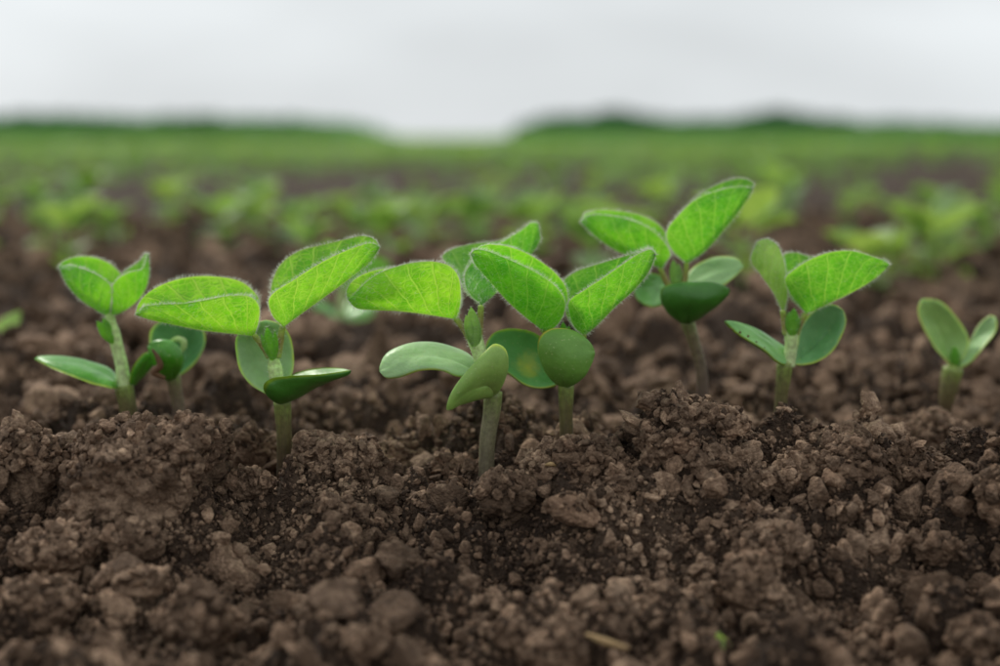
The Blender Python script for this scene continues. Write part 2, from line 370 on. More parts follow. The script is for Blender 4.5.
CL = [ # x0, y0, x1, y1 in the photo, crumb, label
 (-4, 418, 62, 512, 1.3, 'large dark crumbly clod at the left edge beside the tall flat-topped lump'),
 (58, 403, 230, 536, 1.7, 'largest crumbly soil lump, broad and flat-topped, in front of the leftmost seedling'),
 (228, 420, 272, 470, .9, 'upright angular clod wedged between the broad lump and the stem of the seedling'),
 (229, 466, 272, 500, .7, 'low rounded clod just under the upright angular clod, left of a stem base'),
 (294, 432, 386, 500, 1.4, 'long rough clod to the right of the third stem, sloping down to the left'),
 (14, 522, 102, 580, .6, 'broad blurred slab-like clod low at the left side'),
 (108, 524, 164, 560, .5, 'pale blurred clod right of the slab-like clod on the left'),
 (160, 584, 240, 660, .6, 'big pale clod out of focus near the bottom left'),
 (0, 578, 80, 640, .6, 'wide dark clod out of focus under the slab-like clod'),
 (120, 566, 168, 596, .4, 'small pale clod above the big blurred clod at bottom left'),
 (373, 442, 414, 470, .9, 'reddish crumbly clod right of the long sloping clod'),
 (478, 470, 540, 516, 1.2, 'round crumbly clod directly below the grey stem with folded seed leaf'),
 (528, 437, 628, 496, 1.5, 'big domed clod in front of the stem with the shield-like seed leaf'),
 (544, 489, 602, 527, .12, 'smooth flat oblong stone-like clod lying tilted below the domed clod'),
 (416, 490, 446, 512, .6, 'small angular clod in the middle, left of the round crumbly clod'),
 (344, 628, 388, 658, .4, 'blurred rounded clod near the bottom, left of centre'),
 (522, 620, 592, 680, .4, 'large smooth blurred clod at the bottom edge near the centre'),
 (488, 618, 524, 650, .4, 'blurred clod at the bottom just left of the large smooth one'),
 (665, 404, 708, 436, .7, 'faceted pale clod on top of the heap before the purple stem'),
 (666, 432, 704, 452, .2, 'thin slab clod tipped forward under the faceted pale clod'),
 (690, 450, 722, 478, .5, 'smooth angular clod right below the tipped slab clod'),
 (706, 410, 742, 438, 1.1, 'rough clod right of the faceted pale one, before the purple stem'),
 (735, 466, 770, 502, .7, 'blocky clod right of the heap, above a small smooth pebble-like clod'),
 (784, 444, 824, 482, .5, 'pale flat-faced clod below the right-hand folded seedling'),
 (768, 462, 802, 500, .8, 'dark clod tucked against the pale flat-faced clod'),
 (822, 440, 884, 484, .7, 'wide pale wedge-shaped clod right of the pale flat-faced clod'),
 (880, 444, 940, 502, 1.0, 'tall rounded clod with a dark hollow at its left foot'),
 (910, 412, 970, 458, 1.3, 'dark knobbly clod standing before the small rightmost seedling'),
 (728, 500, 766, 524, .3, 'small smooth pebble-like clod in front of the blocky clod'),
 (722, 552, 778, 620, .6, 'upright dark blurred clod above the tiny green shoot'),
 (832, 500, 858, 522, .4, 'small squarish clod below the wide wedge-shaped clod'),
 (736, 526, 812, 568, .9, 'low broad clod behind the upright dark blurred clod'),
 (690, 584, 724, 616, .4, 'small pale blurred clod left of the upright dark blurred one'),
 (910, 530, 952, 564, .6, 'pale clod with a rough top low on the right side'),
 (944, 618, 998, 662, .5, 'blurred rounded clod in the bottom right corner'),
 (640, 428, 672, 462, .8, 'clod on the left shoulder of the heap before the purple stem'),
 (600, 470, 636, 498, .8, 'dark clod at the right foot of the big domed clod'),
 (436, 455, 474, 486, 1.0, 'crumbly clod left of the foot of the grey stem'),
 (320, 498, 352, 520, .6, 'low clod below the long sloping clod'),
 (975, 470, 1020, 520, .8, 'rough clod cut by the right edge of the picture'),
]
EXP = []; FOOT = []
def to_px(X, Y, Z):
    z = Z - CAMH; fw = Y * FWD.y + z * FWD.z; u_ = Y * UP.y + z * UP.z
    return 500 + X / fw * F, 333 - u_ / fw * F
for i, (x0, y0, x1, y1, crumb, lab) in enumerate(CL):
    Y = ray_ground((x0 + x1) / 2, y1 - .22 * (y1 - y0)); 
    big = (x1 - x0) > 90
    Yc = Y + (x1 - x0) * (.22 if big else -.12) / F * Y
    if i == 1: Yc = min(Yc, .322)
    FOOT.append(((x0 + x1) / 2, (y0 + y1) / 2, (x1 - x0) / 2, (y1 - y0) / 2, Yc, crumb))
    c = at((x0 + x1) / 2, (y0 + y1) / 2 + .06 * (y1 - y0), Yc); sc_ = Yc / F
    hw = (x1 - x0) / 2 * sc_; hh = (y1 - y0) / 2 * sc_ * 1.02
    if crumb == .12: Yc -= .003; hw *= 1.1
    sub = 6 if (x1 - x0) > 85 and crumb > .8 else 5
    v, f = clod_shape(100 + i * 7, sub, (hw, min(hw * .8, max(hh, hw * .5)), hh), crumb, 1.0 if crumb > .2 else .6)
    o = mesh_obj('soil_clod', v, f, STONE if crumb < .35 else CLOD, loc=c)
    if crumb == .12: o.rotation_euler = (0, R(17), 0); o.scale = (1, 1, .8)
    tag(o, lab, 'clod', 'clods of earth in the seedbed')
    rr_ = np.random.default_rng(3000 + i); w_ = v + np.array(c); nrm_ = v / np.array([hw, hw, hh]); nrm_ /= np.linalg.norm(nrm_, axis=1, keepdims=True)
    up_ = np.where(nrm_[:, 2] > .15)[0]; m_ = int(min(900, (x1 - x0) ** 2 * .10 * crumb)); pick = rr_.choice(up_, m_)
    rad_ = .00035 + .0014 * rr_.random(m_) ** 3; EXP.append(np.concatenate([w_[pick] + nrm_[pick] * (rad_ * .3)[:, None], rad_[:, None]], 1))
# look-alike clods between the named ones
protos = []
for k in range(8):
    r = np.random.default_rng(900 + k); s = .006
    v, f = clod_shape(500 + k * 11, 4, (s * r.uniform(.9, 1.3), s * r.uniform(.8, 1.1), s * r.uniform(.55, .9)), .6, 1.0, (.5, .88))
    me = mesh_obj('soil_clod', v, f, CLOD); protos.append(me)
SPEC = [at((c[0] + c[2]) / 2, c[3], .3).x for c in CL]
stem_xy = [at(a, b, Y) for a, b, Y in ((130, 420, .364), (178, 412, .370), (285, 460, .3405), (487, 467, .336), (566, 445, .343), (703, 412, .372), (780, 427, .357), (947, 405, .392))]
n_done = 0; taken = []
while n_done < 258:
    Y = float(rng.uniform(.185, .62)) if rng.random() < .8 else float(rng.uniform(.6, 1.1)); t = rng.uniform(-.40, .40)
    X = t * Y; r_ = .0035 + .0055 * rng.random() ** 2.2
    if Y < .30: r_ = min(r_, .0056)
    if Y > .6: r_ *= 1.6
    if any((X - s.x) ** 2 + (Y - s.y) ** 2 < (.007 + r_) ** 2 for s in stem_xy): continue
    if any(abs(X * s.y / Y - s.x) < .005 + r_ and 0 < s.y - Y < .07 for s in stem_xy): continue
    if any((X - a) ** 2 + (Y - b) ** 2 < (r_ + c) ** 2 * .6 for a, b, c in taken): continue
    z = float(height([X], [Y])[0]); qx, qy = to_px(X, Y, z + r_ * .3); qr = r_ / Y * F * .8
    if any(abs(qx - f_[0]) < f_[2] + qr and abs(qy - f_[1]) < f_[3] * .9 + qr and Y < f_[4] + .01 for f_ in FOOT): continue
    taken.append((X, Y, r_))
    o = protos[n_done % 8] if n_done < 8 else protos[n_done % 8].copy()
    if n_done >= 8: sc.collection.objects.link(o)
    o.location = (X, Y, z + r_ * .12); k = r_ / .006
    o.scale = (k, k, k); o.rotation_euler = (rng.uniform(-.5, .5), rng.uniform(-.5, .5), rng.uniform(0, 6.28))
    tag(o, 'small angular brown clod scattered among the larger lumps of the seedbed', 'clod', 'small clods scattered over the seedbed')
    n_done += 1
# ---------------------------------------------------------------- instanced stuff
def scatter(name, proto_list, pts, rot, scl, idx, mat, label=None, cat=None, smooth_=True):
    """one object: prototypes and loose points in one mesh, spread by geometry nodes"""
    V = []; Fc = []; pid = []; off = 0
    UVs = []
    for k, (v, f, uv) in enumerate(proto_list):
        V.append(v); UVs.append(uv if uv is not None else np.zeros((len(v), 2)))
        Fc += (np.asarray(f) + off).tolist() if isinstance(f, np.ndarray) else [[a + off for a in q] for q in f]
        pid.append(np.full(len(v), k)); off += len(v)
    npv = off; V.append(pts); UVs.append(np.zeros((len(pts), 2))); V = np.concatenate(V)
    me = bpy.data.meshes.new(name); me.from_pydata(V.tolist(), [], Fc)
    if smooth_: me.polygons.foreach_set('use_smooth', np.ones(len(me.polygons), dtype=bool))
    l = me.uv_layers.new(name='UVMap'); li = np.empty(len(me.loops), dtype=np.int32); me.loops.foreach_get('vertex_index', li)
    l.data.foreach_set('uv', np.concatenate(UVs).astype(np.float32)[li].ravel())
    n = len(V); ip = np.zeros(n, dtype=bool); ip[:npv] = True
    def add(nm, ty, arr, fld): a = me.attributes.new(nm, ty, 'POINT'); a.data.foreach_set(fld, arr)
    add('is_proto', 'BOOLEAN', ip, 'value')
    pi = np.zeros(n, dtype=np.int32); pi[:npv] = np.concatenate(pid); pi[npv:] = idx; add('pid', 'INT', pi, 'value')
    ro = np.zeros((n, 3), np.float32); ro[npv:] = rot; add('rot', 'FLOAT_VECTOR', ro.ravel(), 'vector')
    ss = np.ones((n, 3), np.float32); ss[npv:] = scl; add('scl', 'FLOAT_VECTOR', ss.ravel(), 'vector')
    for m_ in (mat if isinstance(mat, (list, tuple)) else [mat]): me.materials.append(m_)
    o = bpy.data.objects.new(name, me); sc.collection.objects.link(o)
    g = bpy.data.node_groups.new(name + '_spread', 'GeometryNodeTree')
    g.interface.new_socket('Geometry', in_out='INPUT', socket_type='NodeSocketGeometry'); g.interface.new_socket('Geometry', in_out='OUTPUT', socket_type='NodeSocketGeometry')
    gi = N(g, 'NodeGroupInput'); go = N(g, 'NodeGroupOutput')
    def att(nm, ty): a = N(g, 'GeometryNodeInputNamedAttribute', data_type=ty); a.inputs[0].default_value = nm; return a.outputs[0]
    sg = N(g, 'GeometryNodeSeparateGeometry', domain='POINT'); g.links.new(gi.outputs[0], sg.inputs[0]); g.links.new(att('is_proto', 'BOOLEAN'), sg.inputs[1])
    sp = N(g, 'GeometryNodeSplitToInstances', domain='POINT'); g.links.new(sg.outputs[0], sp.inputs[0]); g.links.new(att('pid', 'INT'), sp.inputs['Group ID'])
    io = N(g, 'GeometryNodeInstanceOnPoints'); g.links.new(sg.outputs[1], io.inputs['Points']); g.links.new(sp.outputs[0], io.inputs['Instance'])
    io.inputs['Pick Instance'].default_value = True; g.links.new(att('pid', 'INT'), io.inputs['Instance Index'])
    e = N(g, 'FunctionNodeEulerToRotation'); g.links.new(att('rot', 'FLOAT_VECTOR'), e.inputs[0]); g.links.new(e.outputs[0], io.inputs['Rotation'])
    g.links.new(att('scl', 'FLOAT_VECTOR'), io.inputs['Scale']); g.links.new(io.outputs[0], go.inputs[0])
    md = o.modifiers.new('spread', 'NODES'); md.node_group = g
    tag(o, label, cat, kind='stuff'); return o
cp = []
for k in range(14):
    r = np.random.default_rng(40 + k)
    v, f = clod_shape(700 + k * 5, 3, (.003 * r.uniform(.8, 1.5), .003, .003 * r.uniform(.5, .95)), .12, 1.3, (.42, .85))
    cp.append((v / .003, f, None))
def crumb_layer(n, y0, y1, rmin, rmax, seed, power=2.5, tmax=.41):
    r = np.random.default_rng(seed)
    Y = np.sqrt(r.uniform(y0 ** 2, y1 ** 2, n)); X = r.uniform(-tmax, tmax, n) * (Y + .01)
    cl_ = vnoise(np.stack([X, Y], 1) * 90, seed) + r.uniform(-.9, .9, n); ok = cl_ > -.35
    X, Y = X[ok], Y[ok]; rr = rmin + (rmax - rmin) * r.random(len(X)) ** power
    Z = height(X, Y) + rr * r.uniform(0, .9, len(X)); return X, Y, Z, rr
L = [crumb_layer(4800, .175, .5, .0014, .0045, 1, 3.2), crumb_layer(21000, .2, .46, .0006, .0019, 2, 3), crumb_layer(40000, .24, .42, .0003, .0010, 3),
     crumb_layer(55000, .255, .345, .00022, .0008, 5, 1.8), crumb_layer(7000, .45, 1.4, .0022, .009, 4)]
X = np.concatenate([a[0] for a in L]); Yy = np.concatenate([a[1] for a in L]); Z = np.concatenate([a[2] for a in L]); rr = np.concatenate([a[3] for a in L])
# crumbs lying on the big clods too
bad = np.zeros(len(X), bool); qx, qy = to_px(X, Yy, Z)
for f_ in FOOT:
    bad |= (((qx - f_[0]) / (f_[2] * .92)) ** 2 + ((qy - f_[1]) / (f_[3] * .92)) ** 2 < 1) & (Yy < f_[4] + .004) & (rr > (.0001 if f_[5] == .12 else .0009 if f_[5] < .75 else .0016))
for s_ in stem_xy: bad |= (np.abs(X * s_.y / Yy - s_.x) < .0022 + rr * 1.3) & (Yy < s_.y) & (s_.y - Yy < .05) & (rr > .0013)
X, Yy, Z, rr = X[~bad], Yy[~bad], Z[~bad], rr[~bad]
EXP = np.concatenate(EXP); pts = np.concatenate([np.stack([X, Yy, Z], 1), EXP[:, :3]]); rr = np.concatenate([rr, EXP[:, 3]]); n = len(pts)
fine = (rr < .00085) & (rng.random(n) < .6)
for nm, m_, mt, lab in (('soil_crumbs', ~fine, CLOD, 'loose pale brown soil crumbs strewn over the whole seedbed'), ('soil_grains', fine, GRAIN_SHADED, 'fine soil grains between the crumbs, darkened as painted shade in the gaps')):  # grains take the tint darkened to stand for shade
    k_ = int(m_.sum())
    scatter(nm, cp, pts[m_], rng.uniform(0, 6.28, (k_, 3)), rr[m_][:, None] * rng.uniform(.75, 1.2, (k_, 3)), rng.integers(0, 14, k_), mt, lab, 'soil')
# ---------------------------------------------------------------- blades (leaves and seed leaves)
def catmull(P, n):
    P = [np.asarray(p, float) for p in P]; d = [0]
    for a, b in zip(P[:-1], P[1:]): d.append(d[-1] + max(1e-9, np.linalg.norm(b - a)) ** .75)
    d = np.array(d) / d[-1]; P = np.array(P)
    m = np.zeros_like(P)
    for i in range(len(P)):
        if i == 0: m[i] = (P[1] - P[0]) / (d[1] - d[0])
        elif i == len(P) - 1: m[i] = (P[-1] - P[-2]) / (d[-1] - d[-2])
        else: m[i] = ((P[i + 1] - P[i]) / (d[i + 1] - d[i]) * (d[i] - d[i - 1]) + (P[i] - P[i - 1]) / (d[i] - d[i - 1]) * (d[i + 1] - d[i])) / (d[i + 1] - d[i - 1])
    t = np.linspace(0, 1, n); k = np.clip(np.searchsorted(d, t, 'right') - 1, 0, len(P) - 2)
    h = d[k + 1] - d[k]; s = ((t - d[k]) / h)[:, None]; h = h[:, None]
    return (2 * s ** 3 - 3 * s ** 2 + 1) * P[k] + (s ** 3 - 2 * s ** 2 + s) * h * m[k] + (-2 * s ** 3 + 3 * s ** 2) * P[k + 1] + (s ** 3 - s ** 2) * h * m[k + 1]
def tri(a): return np.array([a[0], a[1], a[2] if len(a) > 2 else 0.0])
def px2w(P, Y, extra):
    """photo pixel columns with depth offset in mm to world points"""
    return np.array([at(p[0], p[1], Y + (p[2] + e) * .001)[:] for p, e in zip(P, extra)])
def nrm(a): return a / np.maximum(1e-12, np.linalg.norm(a, axis=-1, keepdims=True))
def blade_grid(Y, spine, A, B, dtip, dA, dB, bulge, nu, nv, dmid=0.0):
    K = catmull([tri(p) for p in spine], nu); MA = catmull([tri(spine[0])] + [tri(p) for p in A] + [tri(spine[-1])], nu)
    MB = catmull([tri(spine[0])] + [tri(p) for p in B] + [tri(spine[-1])], nu)
    u = np.linspace(0, 1, nu); env = np.sin(np.pi * u ** .8)
    Kw = px2w(K, Y, dtip * u + dmid * env); Aw = px2w(MA, Y, dtip * u + dA * env); Bw = px2w(MB, Y, dtip * u + dB * env)
    T = nrm(np.gradient(Kw, axis=0)); rows = []
    vs = np.linspace(-1, 1, 2 * nv + 1)
    for v in vs:
        M, O = (Aw, Bw) if v < 0 else (Bw, Aw); a = abs(v); side = M - Kw; ln = np.linalg.norm(side, axis=1, keepdims=True)
        nn = np.cross(T, side); nn = nrm(nn + 1e-12); sgn = np.sign(np.sum(nn * (O - Kw), axis=1, keepdims=True)); sgn[sgn == 0] = 1
        sg = np.sign(np.sum(sgn)) or 1
        rows.append(Kw + side * a - nn * sg * ln * bulge * 4 * a * (1 - a) ** 1.0)
    G = np.stack(rows, 1)      # nu, 2nv+1, 3
    U = np.repeat(u[:, None], 2 * nv + 1, 1); Vv = np.repeat(np.abs(vs)[None], nu, 0)
    return G, U, Vv
def grid_faces(nu, nw):
    i = (np.arange(nu - 1)[:, None] * nw + np.arange(nw - 1)[None]).ravel()
    return np.stack([i, i + 1, i + nw + 1, i + nw], 1)
def hairs(points, dirs, length, width, rs, parent, name='hairs'):
    n = len(points); L_ = length * rs.uniform(.45, 1.3, (n, 1)) * (.8 + .45 * vnoise(points / .0035, 3))[:, None]
    d = nrm(dirs + rs.normal(0, .28, (n, 3))); side = nrm(np.cross(d, rs.normal(size=(n, 3)))) * width
    bend = rs.normal(0, .18, (n, 3)) * L_
    a = points - side; b = points + side; m1 = points + d * L_ * .55 - side * .8 + bend * .3; m2 = points + d * L_ * .55 + side * .8 + bend * .3
    tip = points + d * L_ + bend
    V = np.stack([a, b, m2, m1, tip], 1).reshape(-1, 3); k = np.arange(n) * 5
    Fq = np.concatenate([np.stack([k, k + 1, k + 2], 1), np.stack([k, k + 2, k + 3], 1), np.stack([k + 3, k + 2, k + 4], 1)])
    o = mesh_obj(name, V, Fq, HAIR, parent, smooth_=False); tag(o, kind='stuff'); return o
def leaf(parent, Y, base_loc, spine, A, B, dtip=2, dA=-6, dB=7, bulge=.10, mat=None, nu=56, nv=14, hair=1.0, seed=0, name='leaf'):
    G, U, Vv = blade_grid(Y, spine, A, B, dtip, dA, dB, bulge, nu, nv)
    rs = np.random.default_rng(seed + 77)
    du = np.gradient(G, axis=0); dv = np.gradient(G, axis=1); nn = nrm(np.cross(du, dv) + 1e-15)
    sf = U - .56 * Vv + .16 * Vv ** 2; q = np.abs(np.sin(np.pi * (sf * 7 + .64))) * 4 * Vv * (1 - Vv) * np.sin(np.pi * U)
    fold = fbm(np.stack([U.ravel() * 3 + seed, Vv.ravel() * 2 + np.sign(np.linspace(-1, 1, Vv.shape[1]))[None].repeat(nu, 0).ravel() * 3], 1), 2, seed).reshape(U.shape)
    G = G + nn * (q * .00055 + fold * .0009 * Vv)[..., None]
    nw = G.shape[1]; org = np.array(base_loc)
    o = mesh_obj(name, G.reshape(-1, 3) - org, grid_faces(nu, nw), mat or LEAF, parent, uv=np.stack([U.ravel(), Vv.ravel()], 1))
    if hair > 0:
        P = []; D = []
        for col, nb in ((0, 1), (nw - 1, nw - 2)):
            m = int(750 * hair); t = rs.uniform(0, nu - 1.001, m); i = t.astype(int); f = (t - i)[:, None]
            e = G[i, col] * (1 - f) + G[i + 1, col] * f; out = nrm(e - (G[i, nb] * (1 - f) + G[i + 1, nb] * f)); P.append(e); D.append(out + nn[i, col] * rs.normal(0, .35, (m, 1)))
        m = int(1300 * hair); i = rs.integers(1, nu - 1, m); j = rs.integers(1, nw - 1, m); sg = rs.choice([-1., 1.], (m, 1))
        P.append(G[i, j] + du[i, j] * rs.uniform(-.5, .5, (m, 1)) + dv[i, j] * rs.uniform(-.5, .5, (m, 1))); D.append(nn[i, j] * sg + nrm(du[i, j]) * .5)
        m = int(260 * hair); i = rs.integers(1, nu - 1, m); j = np.full(m, nw // 2); P.append(G[i, j] + du[i, j] * rs.uniform(-.5, .5, (m, 1)))
        D.append(-nrm(G[i, 0] + G[i, nw - 1] - 2 * G[i, j] + 1e-9) + rs.normal(0, .3, (m, 3)))
        hairs(np.concatenate(P) - org, np.concatenate(D), .00110, .000030, rs, o)
    return o
def cot(parent, Y, base_loc, spine, A, B, dtip=0, dA=0, dB=0, dmid=0, bulge=.12, thick=.0013, mat=None, inner='A', nu=36, nv=12, seed=0, name='seed_leaf'):
    """thick seed leaf: an inner and an outer skin that close at the rim. inner: which way the hollow side faces ('cam' towards viewer, 'away')"""
    G, U, Vv = blade_grid(Y, spine, A, B, dtip, dA, dB, bulge, nu, nv, dmid)
    nw = G.shape[1]; du = np.gradient(G, axis=0); dv = np.gradient(G, axis=1); nn = nrm(np.cross(du, dv) + 1e-15)
    mid = nn[nu // 2, nw // 2]
    nn = np.where((np.sum(nn * nn[nu // 2].mean(0), axis=2, keepdims=True) < -.2), -nn, nn)
    cen = G[nu // 2, nw // 2]; rim = (G[nu // 2, 0] + G[nu // 2, -1]) / 2
    if np.dot(mid, rim - cen) < 0: nn = -nn      # nn now points to the hollow (inner) side
    if inner == 'flip': nn = -nn
    th = thick * .5 * np.sqrt(np.clip(1 - Vv ** 4, 0, 1)) * np.clip(np.sin(np.pi * np.clip(U, .0, 1)) * 3.5, 0, 1) ** .5
    wave = fbm(np.stack([U.ravel() * 4 + seed, np.linspace(-2, 2, nw)[None].repeat(nu, 0).ravel() + seed * 2], 1), 2, seed).reshape(U.shape) * .0003
    G = G + nn * wave[..., None]
    top = G + nn * th[..., None]; bot = G - nn * th[..., None]
    V = np.concatenate([top.reshape(-1, 3), bot.reshape(-1, 3)]) - np.array(base_loc); n = nu * nw
    f1 = grid_faces(nu, nw); f2 = f1[:, ::-1] + n
    ring = [i * nw for i in range(nu)] + [(nu - 1) * nw + j for j in range(1, nw)] + [i * nw + nw - 1 for i in range(nu - 2, -1, -1)] + [j for j in range(nw - 2, 0, -1)]
    r_ = np.array(ring); r2 = np.roll(r_, -1); f3 = np.stack([r_, r2, r2 + n, r_ + n], 1)
    face = np.concatenate([np.zeros(n), np.ones(n)])
    uv = np.stack([np.tile(U.ravel(), 2), np.tile(Vv.ravel(), 2)], 1)
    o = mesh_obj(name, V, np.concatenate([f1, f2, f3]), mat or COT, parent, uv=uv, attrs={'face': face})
    return o
def tube(parent, name, P, radii, mat, base_loc, seg=16, n=28, hair=0, seed=0, v0=0., v1=1., cap=True):
    """P world points"""
    if name == "stem": P = [(P[0][0], P[0][1], P[0][2] - .014)] + list(P); radii = [radii[0]] + list(radii)
    C = catmull([np.array(p) for p in P], n); rad = np.interp(np.linspace(0, 1, n), np.linspace(0, 1, len(radii)), radii)
    rs = np.random.default_rng(seed); T = nrm(np.gradient(C, axis=0)); a = nrm(np.cross(T, np.array([0, 1., 0.13]))); b = np.cross(T, a)
    th = np.linspace(0, 2 * np.pi, seg, endpoint=False); jit = 1 + .05 * fbm(np.stack([np.repeat(np.arange(n) * .3, seg), np.tile(np.cos(th) * 2, n)], 1), 2, seed).reshape(n, seg)
    ring = C[:, None] + (a[:, None] * np.cos(th)[None, :, None] + b[:, None] * np.sin(th)[None, :, None]) * (rad[:, None] * jit)[..., None]
    org = np.array(base_loc); V = ring.reshape(-1, 3); f = []
    for i in range(n - 1):
        for j in range(seg): k = (j + 1) % seg; f.append([i * seg + j, i * seg + k, (i + 1) * seg + k, (i + 1) * seg + j])
    V = np.concatenate([V, C[:1], C[-1:] + T[-1:] * rad[-1] * .5]); m = n * seg; fc = f
    for j in range(seg): k = (j + 1) % seg; fc.append([m, k, j]); fc.append([m + 1, (n - 1) * seg + j, (n - 1) * seg + k])
    uv = np.stack([np.tile(np.abs(np.linspace(-1, 1, seg)), n), np.repeat(np.linspace(v0, v1, n), seg)], 1); uv = np.concatenate([uv, [[0, v0], [0, v1]]])
    o = mesh_obj(name, V - org, fc, mat, parent, uv=uv)
    if hair:
        i = rs.integers(0, n, hair); j = rs.integers(0, seg, hair); p = ring[i, j] + T[i] * rs.uniform(-.0006, .0006, (hair, 1))
        hairs(p - org, nrm(ring[i, j] - C[i]) + T[i] * .25, .0008, .000026, rs, o)
    return o
def bud(parent, Y, base_loc, pts, seed=0, hair=240, mat=None):
    """cluster of young folded leaflets; pts = list of (x0,y0,x1,y1,half width px, dY)"""
    V = []; Fq = []; UV = []; off = 0; n, seg = 14, 10; rs = np.random.default_rng(seed); HP = []; HD = []
    for (x0, y0, x1, y1, w, dy) in pts:
        a = np.array(at(x0, y0, Y + dy * .0005)[:]); b = np.array(at(x1, y1, Y + dy * .001)[:]); t = np.linspace(0, 1, n)
        C = a + (b - a) * t[:, None]; T = nrm(b - a); s = nrm(np.cross(T, [0, 1, 0])); d = np.cross(T, s)
        r = w * Y / F * (np.sin(np.pi * np.clip(t * .93 + .07, 0, 1)) ** .75 + .02)
        th = np.linspace(0, 2 * np.pi, seg, endpoint=False)
        ring = C[:, None] + (s * np.cos(th)[:, None] + d * np.sin(th)[:, None] * .7)[None] * r[:, None, None]
        V.append(ring.reshape(-1, 3)); UV.append(np.stack([np.repeat(t, seg), np.tile(np.abs(np.sin(th)) * .9, n)], 1))
        for i in range(n - 1):
            for j in range(seg): k = (j + 1) % seg; Fq.append([off + i * seg + j, off + i * seg + k, off + (i + 1) * seg + k, off + (i + 1) * seg + j])
        off += n * seg
        m = hair // len(pts); i = rs.integers(1, n, m); j = rs.integers(0, seg, m); HP.append(ring[i, j]); HD.append(nrm(ring[i, j] - C[i] + 1e-9) + T * .8)
    org = np.array(base_loc); o = mesh_obj('bud', np.concatenate(V) - org, Fq, mat or LEAFY, parent, uv=np.concatenate(UV))
    if hair: hairs(np.concatenate(HP) - org, np.concatenate(HD), .0009, .000026, rs, o)
    return o
PL = []
def seedling(px, py, Y, label, group='soybean seedlings in the front row'):
    b = at(px, py, Y); e = empty('soybean_seedling', b); tag(e, label, 'seedling', group); PL.append(e); return e, tuple(b)
def wp(L_, Y): return [at(p[0], p[1], Y + (p[2] if len(p) > 2 else 0) * .001)[:] for p in L_]
def R_(px, Y): return px / 2 * Y / F
# --- seedling 1, far left
Y = .364; e, b = seedling(130, 423, Y, 'leftmost full seedling, pair of small cupped leaves above one long pointed seed leaf')
tube(e, 'stem', wp([(131, 436), (130, 423), (127, 402), (124, 386)], Y), [R_(17, Y), R_(16, Y), R_(18, Y), R_(19, Y)], HYP, b, seed=1)
tube(e, 'shoot', wp([(124, 392), (122, 368), (116, 342), (110, 322), (110, 313)], Y), [R_(17, Y), R_(13, Y), R_(12, Y), R_(14, Y), R_(9, Y)], EPI, b, hair=260, seed=2)
leaf(e, Y, b, [(109.3, 317), (98, 311), (81, 300), (66, 283), (58.5, 266)], [(110.5, 302), (110.7, 288), (98, 276), (81, 268.5), (68, 265)], [(115, 293), (122, 278), (112.7, 265.7), (98, 258.5), (78.5, 257), (65, 261)], 2, -5, 9, .10, LEAF, seed=1, hair=.8)
leaf(e, Y, b, [(111, 317), (128, 308.5), (142.7, 294), (149, 276), (148.4, 254)], [(112.5, 300), (112.5, 287), (118.4, 278.5), (128.4, 272.8), (142, 269)], [(117, 285), (121, 274), (128.4, 268.5), (138.4, 261.4), (144, 255)], 3, -5, 8, .10, LEAF, seed=2, hair=.8)
bud(e, Y, b, [(113, 343, 97, 321, 5.5, -3), (112, 338, 103, 318, 4.5, -2)], 3, 120)
cot(e, Y, b, [(120, 388), (100, 375), (75, 366), (52, 361), (34.3, 359)], [(112, 372, 4), (90, 363, 4), (60, 357, 3)], [(114, 388, -4), (98, 385.5, -4), (73, 377, -4), (47, 366, -3)], 0, 3, -3, bulge=.05, mat=COTG, seed=1, thick=.0015)
cot(e, Y, b, [(129, 386), (137, 372), (147, 360), (155, 352)], [(131, 372), (137, 361), (145, 353)], [(134, 383), (145, 373), (154, 362)], 3, -3, 5, bulge=.1, mat=COTG, seed=2)
# --- seedling 2, cup of seed leaves only
Y = .370; e, b = seedling(179, 410, Y, 'short leafless seedling with curled brown-edged seed leaf behind the broad soil lump')
tube(e, 'stem', wp([(181, 425), (179, 410), (176, 392), (173, 375)], Y), [R_(15, Y), R_(14, Y), R_(13, Y), R_(15, Y)], HYPP, b, seed=3)
cot(e, Y, b, [(175, 378), (186, 360), (190, 340), (186, 318)], [(160, 370), (151, 350), (151, 330), (165, 319)], [(190, 367), (201, 354), (206, 335), (198, 322)], 4, 3, 3, dmid=8, bulge=.05, mat=cot_mat('seed_leaf_a', (.16, .38, .16), (.06, .2, .03)), seed=3)
cot(e, Y, b, [(171, 380), (172, 360), (162, 349), (148.4, 345.6)], [(178, 373), (183, 360), (181, 350), (172.7, 341.5), (158, 340)], [(162, 378), (155, 366), (150, 354)], -5, -2, -3, dmid=-6, bulge=.1, mat=COTG, seed=4)
tube(e, 'bud', wp([(180, 352), (184, 346), (183, 341), (177, 339), (171, 341)], Y + .002), [R_(4, Y), R_(6, Y), R_(7, Y), R_(6, Y), R_(3, Y)], EPI, b, seed=5)
tube(e, 'dried_edge', wp([(152, 349), (158, 358), (160, 366), (154, 372), (165, 378)], Y - .010), [R_(2, Y), R_(5, Y), R_(7, Y), R_(7, Y), R_(3, Y)], BROWN, b, seed=6)
